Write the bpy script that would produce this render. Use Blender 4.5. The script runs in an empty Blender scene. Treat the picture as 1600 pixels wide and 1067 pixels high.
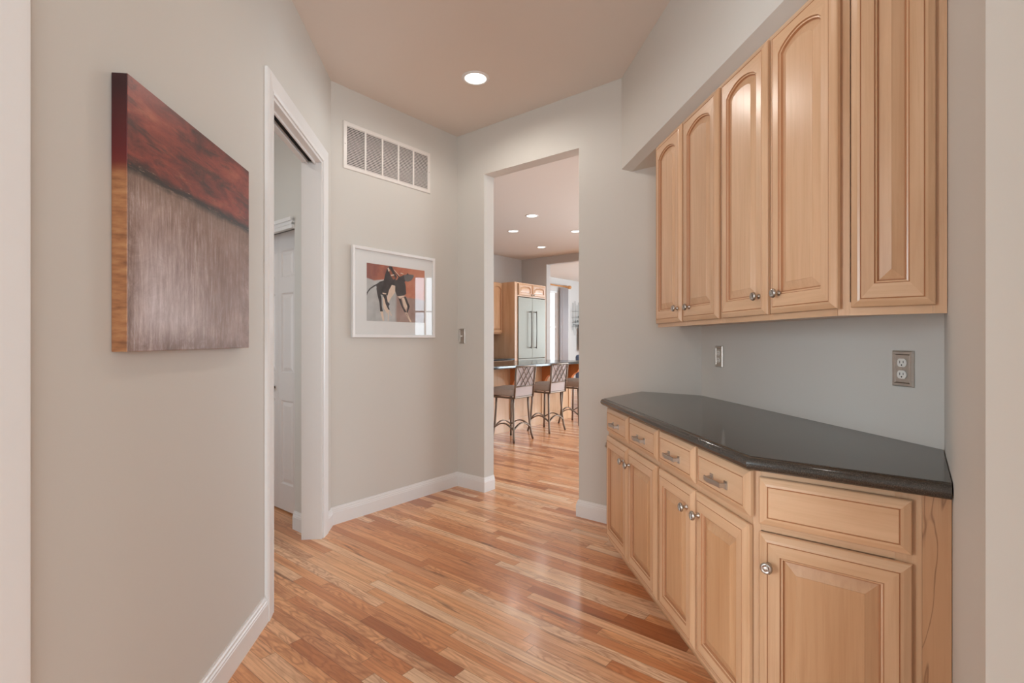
import bpy, bmesh, math, random
from mathutils import Vector, Matrix
random.seed(7)
PI = math.pi
S2 = 2 ** .5
sc = bpy.context.scene
COL = sc.collection

# ------------------------------------------------------------------ camera
cam_d = bpy.data.cameras.new('camera')
cam = bpy.data.objects.new('camera', cam_d); COL.objects.link(cam)
cam.location = (0, 0, 1.25)
cam.rotation_euler = (PI / 2, 0, math.radians(-6.25))
cam_d.lens = 36 * 783.4 / 1600
cam_d.sensor_width = 36
cam_d.shift_y = -0.00094
cam_d.clip_start = 0.02
sc.camera = cam
sc.view_settings.view_transform = 'Standard'
sc.view_settings.look = 'None'
sc.view_settings.gamma = 1
sc.view_settings.use_curve_mapping = False
sc.view_settings.exposure = 0.30
sc.cycles.max_bounces = 16
sc.cycles.diffuse_bounces = 10
sc.cycles.glossy_bounces = 6

# ------------------------------------------------------------------ world (bright overcast sky seen through the windows)
w = bpy.data.worlds.new('world'); sc.world = w; w.use_nodes = True
bg = w.node_tree.nodes['Background']
bg.inputs[0].default_value = (0.90, 0.95, 1.0, 1); bg.inputs[1].default_value = 1.6

# ------------------------------------------------------------------ daylight area lights: kitchen window inferred, the others added for brightness
def area(name, loc, rot, sx, sy, power, col=(1, 1, 1)):
    l = bpy.data.lights.new(name, 'AREA'); l.shape = 'RECTANGLE'; l.size = sx; l.size_y = sy
    l.energy = power; l.color = col
    o = bpy.data.objects.new(name, l); COL.objects.link(o); o.location = loc; o.rotation_euler = rot
    return o
DAY = (0.76, 0.90, 1.0)
area('added_daylight_back', (1.2, -4.70, 1.55), (PI / 2, 0, 0), 7.0, 2.2, 370, (.78, .92, 1.0))             # faces +y; added fill, unseen window behind the camera
area('daylight_kitchen_window', (6.25, 5.45, 1.47), (PI / 2, 0, PI / 2), 3.95, 2.2, 130, DAY)      # faces -x
area('added_daylight_left', (-3.3, -.50, 1.5), (PI / 2, 0, -PI / 2), 1.6, 1.8, 125, DAY)           # faces +x; added to light the niche from an unseen window
area('added_daylight_side', (-3.3, 3.2, 1.5), (PI / 2, 0, -PI / 2), 1.3, 1.5, 9, DAY)           # faces +x; added to brighten the closet door
area('added_daylight_patio', (5.25, 7.37, 1.40), (PI / 2, 0, math.radians(135)), 2.0, 2.1, 190, DAY)   # faces -x-y; added for kitchen ambient and floor sheen, unseen
area('added_daylight_living', (6.25, 11.85, 1.6), (PI / 2, 0, PI / 2), 3.2, 2.2, 170, DAY)       # faces -x; added out of view to brighten living room and kitchen

# ------------------------------------------------------------------ node helpers
def srgb(r, g, b):
    def c(v):
        v /= 255
        return v / 12.92 if v <= .04045 else ((v + .055) / 1.055) ** 2.4
    return (c(r), c(g), c(b), 1)

class NT:
    def __init__(s, name):
        s.m = bpy.data.materials.new(name); s.m.use_nodes = True
        s.t = s.m.node_tree; s.n = s.t.nodes; s.l = s.t.links
        s.b = s.n['Principled BSDF']
    def node(s, typ, **kw):
        n = s.n.new(typ)
        for k, v in kw.items():
            if k in n.inputs: 
                s.put(n.inputs[k], v)
            else: setattr(n, k, v)
        return n
    def put(s, inp, v):
        if isinstance(v, bpy.types.NodeSocket): s.l.new(v, inp)
        else: inp.default_value = v
    def math(s, op, a, b=0.0, c=None):
        n = s.n.new('ShaderNodeMath'); n.operation = op
        s.put(n.inputs[0], a); s.put(n.inputs[1], b)
        if c is not None: s.put(n.inputs[2], c)
        return n.outputs[0]
    def vmath(s, op, a, b):
        n = s.n.new('ShaderNodeVectorMath'); n.operation = op
        s.put(n.inputs[0], a); s.put(n.inputs[1], b)
        return n.outputs[0]
    def mix(s, f, a, b, mode='MIX'):
        n = s.n.new('ShaderNodeMix'); n.data_type = 'RGBA'; n.blend_type = mode
        s.put(n.inputs[0], f); s.put(n.inputs[6], a); s.put(n.inputs[7], b)
        return n.outputs[2]
    def noise(s, vec, scale=5, detail=4, rough=.5, dist=0):
        n = s.n.new('ShaderNodeTexNoise')
        s.put(n.inputs['Vector'], vec); n.inputs['Scale'].default_value = scale
        n.inputs['Detail'].default_value = detail; n.inputs['Roughness'].default_value = rough
        n.inputs['Distortion'].default_value = dist
        return n.outputs[0]
    def ramp(s, f, stops):
        n = s.n.new('ShaderNodeValToRGB'); e = n.color_ramp.elements
        while len(e) < len(stops): e.new(.5)
        for i, (p, c) in enumerate(stops):
            e[i].position = p; e[i].color = c if len(c) == 4 else (*c, 1)
        s.put(n.inputs[0], f)
        return n.outputs[0]
    def objco(s): return s.n.new('ShaderNodeTexCoord').outputs['Object']
    def xyz(s, v):
        n = s.n.new('ShaderNodeSeparateXYZ'); s.l.new(v, n.inputs[0]); return n.outputs
    def comb(s, x, y, z):
        n = s.n.new('ShaderNodeCombineXYZ'); s.put(n.inputs[0], x); s.put(n.inputs[1], y); s.put(n.inputs[2], z)
        return n.outputs[0]
    def bump(s, h, strength=.1, dist=.001):
        n = s.n.new('ShaderNodeBump'); n.inputs['Strength'].default_value = strength
        n.inputs['Distance'].default_value = dist; s.put(n.inputs['Height'], h)
        s.l.new(n.outputs[0], s.b.inputs['Normal'])
    def set(s, **kw):
        for k, v in kw.items(): s.put(s.b.inputs[k.replace('_', ' ')], v)

def plain(name, col, rough=.5, metal=0, spec=.5, noise=.03, scale=30):
    t = NT(name)
    n = t.noise(t.objco(), scale, 3)
    f = t.math('MULTIPLY', t.math('SUBTRACT', n, .5), noise * 2)
    c = t.mix(1.0, col, t.comb(t.math('ADD', f, 1), t.math('ADD', f, 1), t.math('ADD', f, 1)), 'MULTIPLY')
    t.set(Base_Color=c, Roughness=rough, Metallic=metal)
    t.b.inputs['Specular IOR Level'].default_value = spec
    return t.m

M = {}
def paint(name, col, rough=.6, spec=.35):
    t = NT(name)
    co = t.n.new('ShaderNodeNewGeometry').outputs['Position']
    n = t.noise(co, 220, 3, .6)
    big = t.noise(co, 1.3, 2)
    c = t.mix(t.math('MULTIPLY', big, .05), col, (col[0] * .85, col[1] * .85, col[2] * .85, 1))
    t.set(Base_Color=c, Roughness=rough); t.b.inputs['Specular IOR Level'].default_value = spec
    t.bump(n, .06, .0008)
    return t.m
M['wall'] = paint('greige_wall_paint', srgb(205, 201, 194))
M['ceiling'] = paint('ceiling_paint', srgb(222, 214, 206), .8, .2)
M['kwall'] = paint('kitchen_wall_paint', srgb(198, 194, 190))
M['white'] = plain('white_trim_paint', srgb(226, 224, 222), .32, noise=.01)
M['doorwhite'] = plain('white_door_paint', srgb(222, 216, 212), .4, noise=.01)
M['ventwhite'] = plain('white_metal_enamel', srgb(222, 216, 210), .35, noise=.01)
M['dark'] = plain('dark_void', srgb(22, 20, 19), .9)
M['slatgrey'] = plain('duct_shade_grey', srgb(70, 66, 62), .8)
M['pewter'] = plain('pewter_metal', srgb(188, 180, 172), .34, .95, noise=.08, scale=60)
M['nickel'] = plain('satin_nickel', srgb(186, 178, 170), .34, 1, noise=.05, scale=80)
M['ivory'] = plain('white_plastic', srgb(224, 222, 216), .35)
M['bronze'] = plain('bronze_stool_metal', srgb(128, 112, 98), .45, .6, noise=.1)
M['cushion'] = plain('taupe_cushion_fabric', srgb(170, 156, 146), .9, spec=.2, noise=.12, scale=160)
M['backfabric'] = plain('lilac_grey_back_fabric', srgb(186, 172, 168), .9, spec=.2, noise=.1, scale=160)
M['rust'] = plain('corbel_maple', srgb(200, 120, 66), .4, noise=.1)
def cloth():
    t = NT('curtain_cloth'); tl = t.node('ShaderNodeBsdfTranslucent'); tl.inputs[0].default_value = srgb(232, 230, 232)
    t.set(Base_Color=srgb(232, 230, 232), Roughness=.9)
    mx = t.node('ShaderNodeMixShader'); mx.inputs[0].default_value = .5
    t.l.new(t.b.outputs[0], mx.inputs[1]); t.l.new(tl.outputs[0], mx.inputs[2]); t.l.new(mx.outputs[0], t.n['Material Output'].inputs[0])
    return t.m
M['curtain'] = cloth()
M['rod'] = plain('rod_wood', srgb(188, 130, 74), .4)
M['black'] = plain('black_plastic', srgb(24, 24, 26), .3)
M['blue'] = plain('blue_cloth', srgb(92, 110, 140), .8, noise=.2, scale=20)
M['artmetal'] = plain('art_metal', srgb(110, 108, 104), .5, .5)

def maple(name, horiz=False, tone=(0, 0, 0), streak=0.0):
    t = NT(name)
    oi = t.n.new('ShaderNodeObjectInfo')
    co = t.objco()
    off = t.comb(t.math('MULTIPLY', oi.outputs['Random'], 17.3), t.math('MULTIPLY', oi.outputs['Random'], 5.1), t.math('MULTIPLY', oi.outputs['Random'], 9.7))
    co = t.vmath('ADD', co, off)
    stretch = (1.2, 30, 30) if horiz else (30, 30, 1.2)
    v = t.vmath('MULTIPLY', co, stretch)
    fine = t.noise(v, 3.2, 6, .62, .4)
    stretch2 = (.6, 5, 5) if horiz else (5, 5, .6)
    broad = t.noise(t.vmath('MULTIPLY', co, stretch2), 1.6, 3, .5, .8)
    r, g, b = tone
    a = srgb(222 + r, 184 + g, 148 + b); d = srgb(196 + r, 152 + g, 112 + b)
    c = t.mix(t.math('MULTIPLY', t.ramp(broad, [(.3, (0, 0, 0)), (.7, (1, 1, 1))]), .65), a, d)
    c = t.mix(t.math('MULTIPLY', t.ramp(fine, [(.45, (0, 0, 0)), (.75, (1, 1, 1))]), .30), c, srgb(178 + r, 130 + g, 90 + b))
    if streak:
        st = t.noise(t.vmath('MULTIPLY', co, (6, 6, 1.3)), 1.6, 3, .55, .6)
        line = t.math('SUBTRACT', 1, t.math('MINIMUM', t.math('MULTIPLY', t.math('ABSOLUTE', t.math('SUBTRACT', st, .5)), 48), 1))
        c = t.mix(t.math('MULTIPLY', line, streak), c, srgb(104, 60, 36))
    tint = t.math('ADD', t.math('MULTIPLY', oi.outputs['Random'], .10), .95)
    c = t.mix(1.0, c, t.comb(tint, tint, tint), 'MULTIPLY')
    t.set(Base_Color=c, Roughness=.32); t.b.inputs['Specular IOR Level'].default_value = .5
    t.b.inputs['Coat Weight'].default_value = .35; t.b.inputs['Coat Roughness'].default_value = .22
    t.bump(fine, .04, .0006)
    return t.m
M['maple'] = maple('maple_vertical', tone=(-3, -4, -4))
M['mapleh'] = maple('maple_horizontal', True)
M['mapledark'] = maple('maple_bounce_tone', tone=(-14, -20, -24))  # darker redder copy: floor-bounce tone painted into base panels; also toe kicks
M['maplestreak'] = maple('maple_streaked_filler', tone=(-18, -24, -26), streak=.6)
M['groove'] = plain('darker_groove', srgb(176, 124, 86), .5)  # darker brown set along the door and drawer grooves

def oak_floor():
    t = NT('oak_strip_floor')
    pos = t.n.new('ShaderNodeNewGeometry').outputs['Position']
    x, y, z = t.xyz(pos)
    u = t.math('MULTIPLY', t.math('SUBTRACT', y, x), 1 / S2)     # along the boards
    v = t.math('MULTIPLY', t.math('ADD', x, y), 1 / S2)          # across
    W = .0573
    rv = t.math('DIVIDE', v, W)
    row = t.math('FLOOR', rv); fv = t.math('FRACT', rv)
    wn = t.n.new('ShaderNodeTexWhiteNoise'); wn.noise_dimensions = '1D'; t.put(wn.inputs['W'], row)
    r1 = wn.outputs['Value']
    L = t.math('ADD', t.math('MULTIPLY', t.xyz(wn.outputs['Color'])[1], 1.0), .55)
    ru = t.math('DIVIDE', t.math('ADD', u, t.math('MULTIPLY', r1, 9.0)), L)
    pid = t.math('FLOOR', ru); fu = t.math('FRACT', ru)
    wn2 = t.n.new('ShaderNodeTexWhiteNoise'); wn2.noise_dimensions = '2D'
    t.put(wn2.inputs['Vector'], t.comb(row, pid, 0))
    rnd = wn2.outputs['Value']; rc = t.xyz(wn2.outputs['Color'])
    tone = t.ramp(rnd, [(0, srgb(172, 104, 64)), (.10, srgb(200, 130, 82)), (.30, srgb(224, 156, 106)), (.55, srgb(236, 175, 124)), (.75, srgb(242, 192, 147)), (.90, srgb(246, 213, 177)), (1, srgb(210, 142, 92))])
    # grain inside each board
    gu = t.math('ADD', u, t.math('MULTIPLY', rc[0], 40)); gv = t.math('ADD', v, t.math('MULTIPLY', rc[1], 40))
    g1 = t.noise(t.comb(t.math('MULTIPLY', gu, 2.6), t.math('MULTIPLY', gv, 75), 0), 1.0, 5, .65, .3)
    # cathedral figure: distorted bands
    warp = t.noise(t.comb(t.math('MULTIPLY', gu, 2.4), t.math('MULTIPLY', gv, 11), 0), 1.0, 3, .5, .2)
    bands = t.math('SINE', t.math('MULTIPLY', t.math('ADD', warp, t.math('MULTIPLY', gv, .6)), 72))
    bands = t.math('POWER', t.math('MULTIPLY', t.math('ADD', bands, 1), .5), 2.2)
    fig = t.math('MULTIPLY', bands, t.ramp(rc[2], [(.25, (0.15,) * 3), (.8, (1,) * 3)]))
    c = t.mix(t.math('MULTIPLY', fig, .46), tone, srgb(158, 92, 56))
    c = t.mix(t.math('MULTIPLY', t.ramp(g1, [(.42, (0,) * 3), (.70, (1,) * 3)]), .60), c, srgb(160, 96, 58))
    # dark mineral streaks and knots
    st = t.noise(t.comb(t.math('MULTIPLY', gu, 1.8), t.math('MULTIPLY', gv, 24), 3), 1.0, 3, .55, .8)
    c = t.mix(t.math('MULTIPLY', t.ramp(st, [(.62, (0,) * 3), (.72, (1,) * 3)]), .7), c, srgb(104, 62, 38))
    # joints
    ed = t.math('MINIMUM', fv, t.math('SUBTRACT', 1, fv))
    gap = t.math('LESS_THAN', ed, .016)
    eu = t.math('MULTIPLY', t.math('MINIMUM', fu, t.math('SUBTRACT', 1, fu)), L)
    gap2 = t.math('LESS_THAN', eu, .0012)
    gp = t.math('MAXIMUM', gap, gap2)
    c = t.mix(t.math('MULTIPLY', gp, .55), c, srgb(96, 56, 34))
    wob = t.noise(pos, 2.2, 2)
    t.set(Base_Color=c, Roughness=t.math('ADD', t.math('MULTIPLY', g1, .12), .26))
    t.b.inputs['Specular IOR Level'].default_value = .5
    t.b.inputs['Coat Weight'].default_value = .3; t.b.inputs['Coat Roughness'].default_value = .16
    hh = t.math('ADD', t.math('MULTIPLY', gp, -1), t.math('MULTIPLY', g1, -.25))
    hh = t.math('ADD', hh, t.math('MULTIPLY', rc[0], .35))
    t.bump(hh, .12, .0008)
    return t.m
M['floor'] = oak_floor()

def granite():
    t = NT('dark_grey_speckled_stone')
    co = t.objco()
    a = t.noise(co, 420, 2, .7); b = t.noise(co, 140, 3, .6)
    c = t.ramp(a, [(.40, srgb(42, 38, 35)), (.56, srgb(66, 60, 54)), (.70, srgb(96, 90, 80))])
    c = t.mix(t.math('MULTIPLY', b, .5), c, srgb(54, 49, 44))
    t.set(Base_Color=c, Roughness=.15); t.b.inputs['Specular IOR Level'].default_value = .6
    return t.m
M['granite'] = granite()
M['steel'] = plain('stainless_steel', srgb(152, 149, 138), .5, .4, noise=.02)

def glassmat(name, tint=(1, 1, 1, 1)):
    t = NT(name); t.n.remove(t.b)
    out = t.n['Material Output']
    tr = t.n.new('ShaderNodeBsdfTransparent'); tr.inputs[0].default_value = tint
    gl = t.n.new('ShaderNodeBsdfGlossy'); gl.inputs['Roughness'].default_value = 0.01
    geo = t.n.new('ShaderNodeNewGeometry')
    dt = t.n.new('ShaderNodeVectorMath'); dt.operation = 'DOT_PRODUCT'
    t.l.new(geo.outputs['Incoming'], dt.inputs[0]); t.l.new(geo.outputs['Normal'], dt.inputs[1])
    fz = t.math('MULTIPLY_ADD', t.math('POWER', t.math('SUBTRACT', 1, t.math('ABSOLUTE', dt.outputs['Value'])), 5), .95, .045)
    mx = t.n.new('ShaderNodeMixShader')
    t.l.new(fz, mx.inputs[0]); t.l.new(tr.outputs[0], mx.inputs[1]); t.l.new(gl.outputs[0], mx.inputs[2])
    t.l.new(mx.outputs[0], out.inputs[0])
    return t.m
M['glass'] = glassmat('clear_pane')

def emit(name, col, s):
    t = NT(name); t.set(Base_Color=col, Emission_Color=col); t.b.inputs['Emission Strength'].default_value = s
    return t.m
M['bulb'] = emit('lit_lamp_lens', (1, .96, .90, 1), 3)

def painting_front():
    t = NT('abstract_paint_front')
    x, y, z = t.xyz(t.objco())      # local: x 0..W along the wall, z 0..H
    H = .69
    zz = t.math('DIVIDE', z, H)
    co = t.comb(x, 0, z)
    seamn = t.noise(t.comb(t.math('MULTIPLY', x, 9), 0, t.math('MULTIPLY', z, 20)), 1, 4, .6)
    seam = t.math('ADD', .665, t.math('MULTIPLY', t.math('SUBTRACT', seamn, .5), .05))
    up = t.ramp(t.math('SUBTRACT', zz, seam), [(0, (0,) * 3), (.012, (1,) * 3)])
    # upper red field
    ra = t.noise(t.vmath('MULTIPLY', co, (4.5, 1, 14)), 1, 6, .65, .6)
    red = t.ramp(ra, [(.30, srgb(60, 24, 22)), (.42, srgb(108, 40, 32)), (.55, srgb(142, 58, 44)), (.70, srgb(168, 88, 66))])
    rb = t.noise(t.vmath('MULTIPLY', co, (4, 1, 22)), 1, 7, .75, .5)
    red = t.mix(t.math('MULTIPLY', t.ramp(rb, [(.50, (0,) * 3), (.64, (1,) * 3)]), .8), red, srgb(50, 30, 27))
    spots = t.noise(t.vmath('MULTIPLY', co, (10, 1, 42)), 1, 5, .75, .4)
    nearband = t.ramp(zz, [(.66, (1,) * 3), (.80, (0,) * 3)])
    red = t.mix(t.math('MULTIPLY', t.math('MULTIPLY', t.ramp(spots, [(.60, (0,) * 3), (.68, (1,) * 3)]), nearband), .6), red, srgb(200, 140, 108))
    # lower grey-brown field
    la = t.noise(t.vmath('MULTIPLY', co, (60, 1, 7)), 1, 8, .8, .3)
    lb = t.noise(t.vmath('MULTIPLY', co, (5, 1, 5)), 1, 5, .6, .5)
    low = t.ramp(la, [(.36, srgb(92, 60, 46)), (.46, srgb(140, 108, 94)), (.54, srgb(178, 152, 142)), (.63, srgb(222, 208, 204))])
    lowd = t.ramp(lb, [(.35, srgb(120, 84, 64)), (.65, srgb(188, 166, 156))])
    low = t.mix(.5, low, lowd)
    right = t.ramp(x, [(.25, (0,) * 3), (.70, (1,) * 3)])
    low = t.mix(t.math('MULTIPLY', right, .42), low, srgb(140, 98, 76))
    lit = t.math('MULTIPLY', t.ramp(x, [(.01, (0,) * 3), (.10, (1,) * 3), (.45, (0,) * 3)]), t.ramp(zz, [(.02, (.3,) * 3), (.12, (1,) * 3), (.62, (0,) * 3)]))
    low = t.mix(t.math('MULTIPLY', lit, t.math('MULTIPLY', la, 1.7)), low, srgb(222, 212, 214))
    drip = t.noise(t.vmath('MULTIPLY', co, (30, 1, 3)), 1, 3, .6)
    underband = t.ramp(t.math('SUBTRACT', seam, zz), [(0, (1,) * 3), (.10, (0,) * 3)])
    low = t.mix(t.math('MULTIPLY', underband, t.math('MULTIPLY', drip, 1.2)), low, srgb(110, 88, 72))
    gr = t.noise(t.vmath('MULTIPLY', co, (9, 1, 9)), 1, 8, .8, 1.0)
    edge_ = t.math('MAXIMUM', t.ramp(x, [(.0, (1,) * 3), (.05, (0,) * 3), (.60, (0,) * 3), (.73, (1,) * 3)]), t.ramp(zz, [(.0, (1,) * 3), (.09, (0,) * 3)]))
    low = t.mix(t.math('MULTIPLY', t.ramp(gr, [(.40, (0,) * 3), (.58, (1,) * 3)]), t.math('MULTIPLY_ADD', edge_, .55, .22)), low, srgb(104, 74, 60))
    c = t.mix(up, low, red)
    # dark torn seam
    d = t.math('ABSOLUTE', t.math('SUBTRACT', zz, t.math('ADD', seam, .008)))
    line = t.ramp(d, [(.006, (1,) * 3), (.034, (0,) * 3)])
    bn = t.noise(t.vmath('MULTIPLY', co, (9, 1, 70)), 1, 6, .75)
    c = t.mix(t.math('MULTIPLY', line, t.ramp(bn, [(.36, (0,) * 3), (.46, (1,) * 3)])), c, srgb(36, 28, 25))
    c = t.mix(t.math('MULTIPLY', line, t.ramp(bn, [(.60, (0,) * 3), (.66, (1,) * 3)])), c, srgb(206, 170, 150))
    t.set(Base_Color=c, Roughness=.38)
    t.bump(la, .25, .001)
    return t.m
M['paintfront'] = painting_front()
def painting_side():
    t = NT('canvas_edge_paint')
    x, y, z = t.xyz(t.objco())
    n = t.noise(t.comb(t.math('MULTIPLY', x, 5), t.math('MULTIPLY', y, 12), t.math('MULTIPLY', z, 60)), 1, 4, .6)
    low = t.ramp(n, [(.3, srgb(112, 70, 42)), (.5, srgb(146, 96, 60)), (.7, srgb(168, 120, 78))])
    up = t.ramp(z, [(.425, low if False else (0,) * 3), (.47, (1,) * 3)])
    r = t.ramp(z, [(.42, srgb(110, 40, 26)), (.50, srgb(82, 14, 14)), (.66, srgb(46, 12, 14))])
    t.set(Base_Color=t.mix(up, low, r), Roughness=.4)
    return t.m
M['paintside'] = painting_side()

# ------------------------------------------------------------------ mesh helpers
def obj(name, bm, mat, parent=None, smooth=False, loc=None, rotz=None, bevel=None):
    me = bpy.data.meshes.new(name)
    bmesh.ops.recalc_face_normals(bm, faces=bm.faces)
    bm.to_mesh(me); bm.free()
    mats = mat if isinstance(mat, (list, tuple)) else [mat]
    for m in mats: me.materials.append(m)
    if smooth:
        for p in me.polygons: p.use_smooth = True
    o = bpy.data.objects.new(name, me); COL.objects.link(o)
    if parent: o.parent = parent
    if loc is not None: o.location = loc
    if rotz is not None: o.rotation_euler = (0, 0, rotz)
    if bevel:
        b = o.modifiers.new('bevel', 'BEVEL'); b.width = bevel; b.segments = 2; b.limit_method = 'ANGLE'
        for p in me.polygons: p.use_smooth = True
        b.harden_normals = False
        w_ = o.modifiers.new('wn', 'WEIGHTED_NORMAL'); w_.keep_sharp = False
    return o
def smooth_by_angle(o, deg=35):
    me = o.data
    bm = bmesh.new(); bm.from_mesh(me)
    for e in bm.edges:
        if len(e.link_faces) == 2 and e.calc_face_angle(0) > math.radians(deg): e.smooth = False
    for f in bm.faces: f.smooth = True
    bm.to_mesh(me); bm.free(); return o
def structure(o): o['kind'] = 'structure'; return o
def thing(name, label, cat, loc=(0, 0, 0), rotz=0, group=None):
    o = bpy.data.objects.new(name, None); COL.objects.link(o); o.empty_display_size = .05
    o.location = loc; o.rotation_euler = (0, 0, rotz); o['label'] = label; o['category'] = cat
    if group: o['group'] = group
    return o
def tag(o, label, cat, group=None):
    o['label'] = label; o['category'] = cat
    if group: o['group'] = group
    return o
def dup(root, loc, rotz, label=None):
    r = root.copy(); COL.objects.link(r); r.location = loc; r.rotation_euler = (0, 0, rotz)
    if label: r['label'] = label
    for ch in list(root.children):
        c = ch.copy(); COL.objects.link(c); c.parent = r
        for g in ch.children:
            d = g.copy(); COL.objects.link(d); d.parent = c
    return r
def box(bm, x0, x1, y0, y1, z0, z1, mi=0, mtx=None):
    vs = [bm.verts.new((x, y, z)) for z in (z0, z1) for x, y in ((x0, y0), (x1, y0), (x1, y1), (x0, y1))]
    if mtx:
        for v in vs: v.co = mtx @ v.co
    for f in ((0, 3, 2, 1), (4, 5, 6, 7), (0, 1, 5, 4), (1, 2, 6, 5), (2, 3, 7, 6), (3, 0, 4, 7)):
        fc = bm.faces.new([vs[i] for i in f]); fc.material_index = mi
    return vs
def prism(bm, pts, z0, z1, mi=0):
    a = [bm.verts.new((p[0], p[1], z0)) for p in pts]; b = [bm.verts.new((p[0], p[1], z1)) for p in pts]
    n = len(pts)
    f = bm.faces.new(a[::-1]); f.material_index = mi
    f = bm.faces.new(b); f.material_index = mi
    for i in range(n):
        f = bm.faces.new((a[i], a[(i + 1) % n], b[(i + 1) % n], b[i])); f.material_index = mi
def xprism(bm, pts, y0, y1, mi=0, mtx=None):
    """outline given in local x,z; extruded along y"""
    a = [bm.verts.new((p[0], y0, p[1])) for p in pts]; b = [bm.verts.new((p[0], y1, p[1])) for p in pts]
    n = len(pts); fs = [bm.faces.new(a[::-1]), bm.faces.new(b)]
    for i in range(n): fs.append(bm.faces.new((a[i], a[(i + 1) % n], b[(i + 1) % n], b[i])))
    for f in fs: f.material_index = mi
    if mtx:
        for v in a + b: v.co = mtx @ v.co
def offset(pts, d):
    """inward offset of a CCW polygon in 2D; d scalar or one value per edge i->i+1"""
    n = len(pts); dd = d if isinstance(d, (list, tuple)) else [d] * n
    out = []
    for i in range(n):
        p0, p1, p2 = Vector(pts[i - 1]), Vector(pts[i]), Vector(pts[(i + 1) % n])
        e0 = (p1 - p0).normalized(); e1 = (p2 - p1).normalized()
        n0 = Vector((-e0.y, e0.x)); n1 = Vector((-e1.y, e1.x)); a, b = dd[i - 1], dd[i]
        cr = e0.x * e1.y - e0.y * e1.x
        if abs(cr) < 1e-4: out.append(tuple(p1 + n0 * a)); continue
        q0 = p1 + n0 * a; q1 = p1 + n1 * b
        t = ((q1.x - q0.x) * e1.y - (q1.y - q0.y) * e1.x) / cr
        out.append(tuple(q0 + e0 * t))
    return out
def tube(bm, path, r, seg=10, mi=0, caps=True, flat=None):
    """round (or flat-bar: flat=(w,h)) tube along a list of points"""
    pts = [Vector(p) for p in path]; rings = []
    up = Vector((0, 0, 1)); prev = None
    for i, p in enumerate(pts):
        t = (pts[min(i + 1, len(pts) - 1)] - pts[max(i - 1, 0)]).normalized()
        if prev is None:
            ref = up if abs(t.z) < .9 else Vector((1, 0, 0))
            s = t.cross(ref).normalized()
        else:
            s = (prev - t * prev.dot(t)).normalized()
        prev = s; n = t.cross(s).normalized()
        rr = r[i] if isinstance(r, (list, tuple)) else r
        if flat: ring = [bm.verts.new(p + s * (a * flat[0] / 2) + n * (b * flat[1] / 2)) for a, b in ((-1, -1), (1, -1), (1, 1), (-1, 1))]
        else: ring = [bm.verts.new(p + (s * math.cos(2 * PI * k / seg) + n * math.sin(2 * PI * k / seg)) * rr) for k in range(seg)]
        rings.append(ring)
    m = len(rings[0])
    for a, b in zip(rings, rings[1:]):
        for k in range(m):
            f = bm.faces.new((a[k], a[(k + 1) % m], b[(k + 1) % m], b[k])); f.material_index = mi
    if caps:
        f = bm.faces.new(rings[0][::-1]); f.material_index = mi
        f = bm.faces.new(rings[-1]); f.material_index = mi
def lathe(bm, prof, seg=24, mtx=None, mi=0):
    """prof list of (radius, height) around local z"""
    rings = []
    for r, h in prof:
        if r < 1e-6: rings.append([bm.verts.new((0, 0, h))])
        else: rings.append([bm.verts.new((r * math.cos(2 * PI * k / seg), r * math.sin(2 * PI * k / seg), h)) for k in range(seg)])
    for a, b in zip(rings, rings[1:]):
        for k in range(seg):
            v = [a[k % len(a)], a[(k + 1) % len(a)], b[(k + 1) % len(b)], b[k % len(b)]]
            u = []
            for q in v:
                if q not in u: u.append(q)
            if len(u) > 2:
                f = bm.faces.new(u); f.material_index = mi
    if mtx:
        for r in rings:
            for v in r: v.co = mtx @ v.co
def B(): return bmesh.new()

# ------------------------------------------------------------------ the room shell
H = 3.01
TH = .12
def wall(name, p0, p1, n_out, holes=(), mat=None, z0=0, z1=H, e0=0, e1=0, t=TH):
    """inner face from p0 to p1; n_out = outward unit normal; holes (s0,s1,za,zb); e0,e1 extend the ends"""
    p0 = Vector(p0); p1 = Vector(p1); d = (p1 - p0); Ln = d.length; d.normalize(); n = Vector(n_out)
    bm = B()
    def seg(a, b, za, zb):
        if b - a < 1e-4 or zb - za < 1e-4: return
        q = [p0 + d * a, p0 + d * b, p0 + d * b + n * t, p0 + d * a + n * t]
        prism(bm, q, za, zb)
    s = -e0
    for (a, b, za, zb) in sorted(holes):
        seg(s, a, z0, z1); seg(a, b, z0, za); seg(a, b, zb, z1); s = b
    seg(s, Ln + e1, z0, z1)
    bmesh.ops.remove_doubles(bm, verts=bm.verts, dist=1e-5)
    return structure(obj(name, bm, mat or M['wall']))
q2 = 1 / S2
XA = -.849; AB = (XA, 3.508); BC = (0.002, 4.359); CD = (1.470, 2.891); DE = (1.470, 1.370); EF = (.669, .569)
DY0, DY1, DZ = 2.415, 3.285, 2.385                      # cased doorway in the left wall
# left wall with its two cased openings
wall('wall_left', (XA, -1.60), AB, (-1, 0), holes=[(1.90, 2.60, 0, 2.40), (DY0 + 1.60, DY1 + 1.60, 0, DZ)], e1=.0)
wall('wall_vent', AB, BC, (-q2, q2), e0=0.0, e1=.10)
cl = lambda s: (BC[0] + s * q2, BC[1] - s * q2)         # point on the wall with the opening
wall('wall_opening', BC, CD, (q2, q2), holes=[(.311, 1.217, 0, 2.622)], e1=.10, e0=.0)
wall('wall_niche', CD, DE, (1, 0), e0=0, e1=0)
wall('wall_niche_return', DE, EF, (q2, -q2), e0=.10, e1=0)
wall('wall_near_right', EF, (.669, -.30), (1, 0), e1=0)
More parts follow.
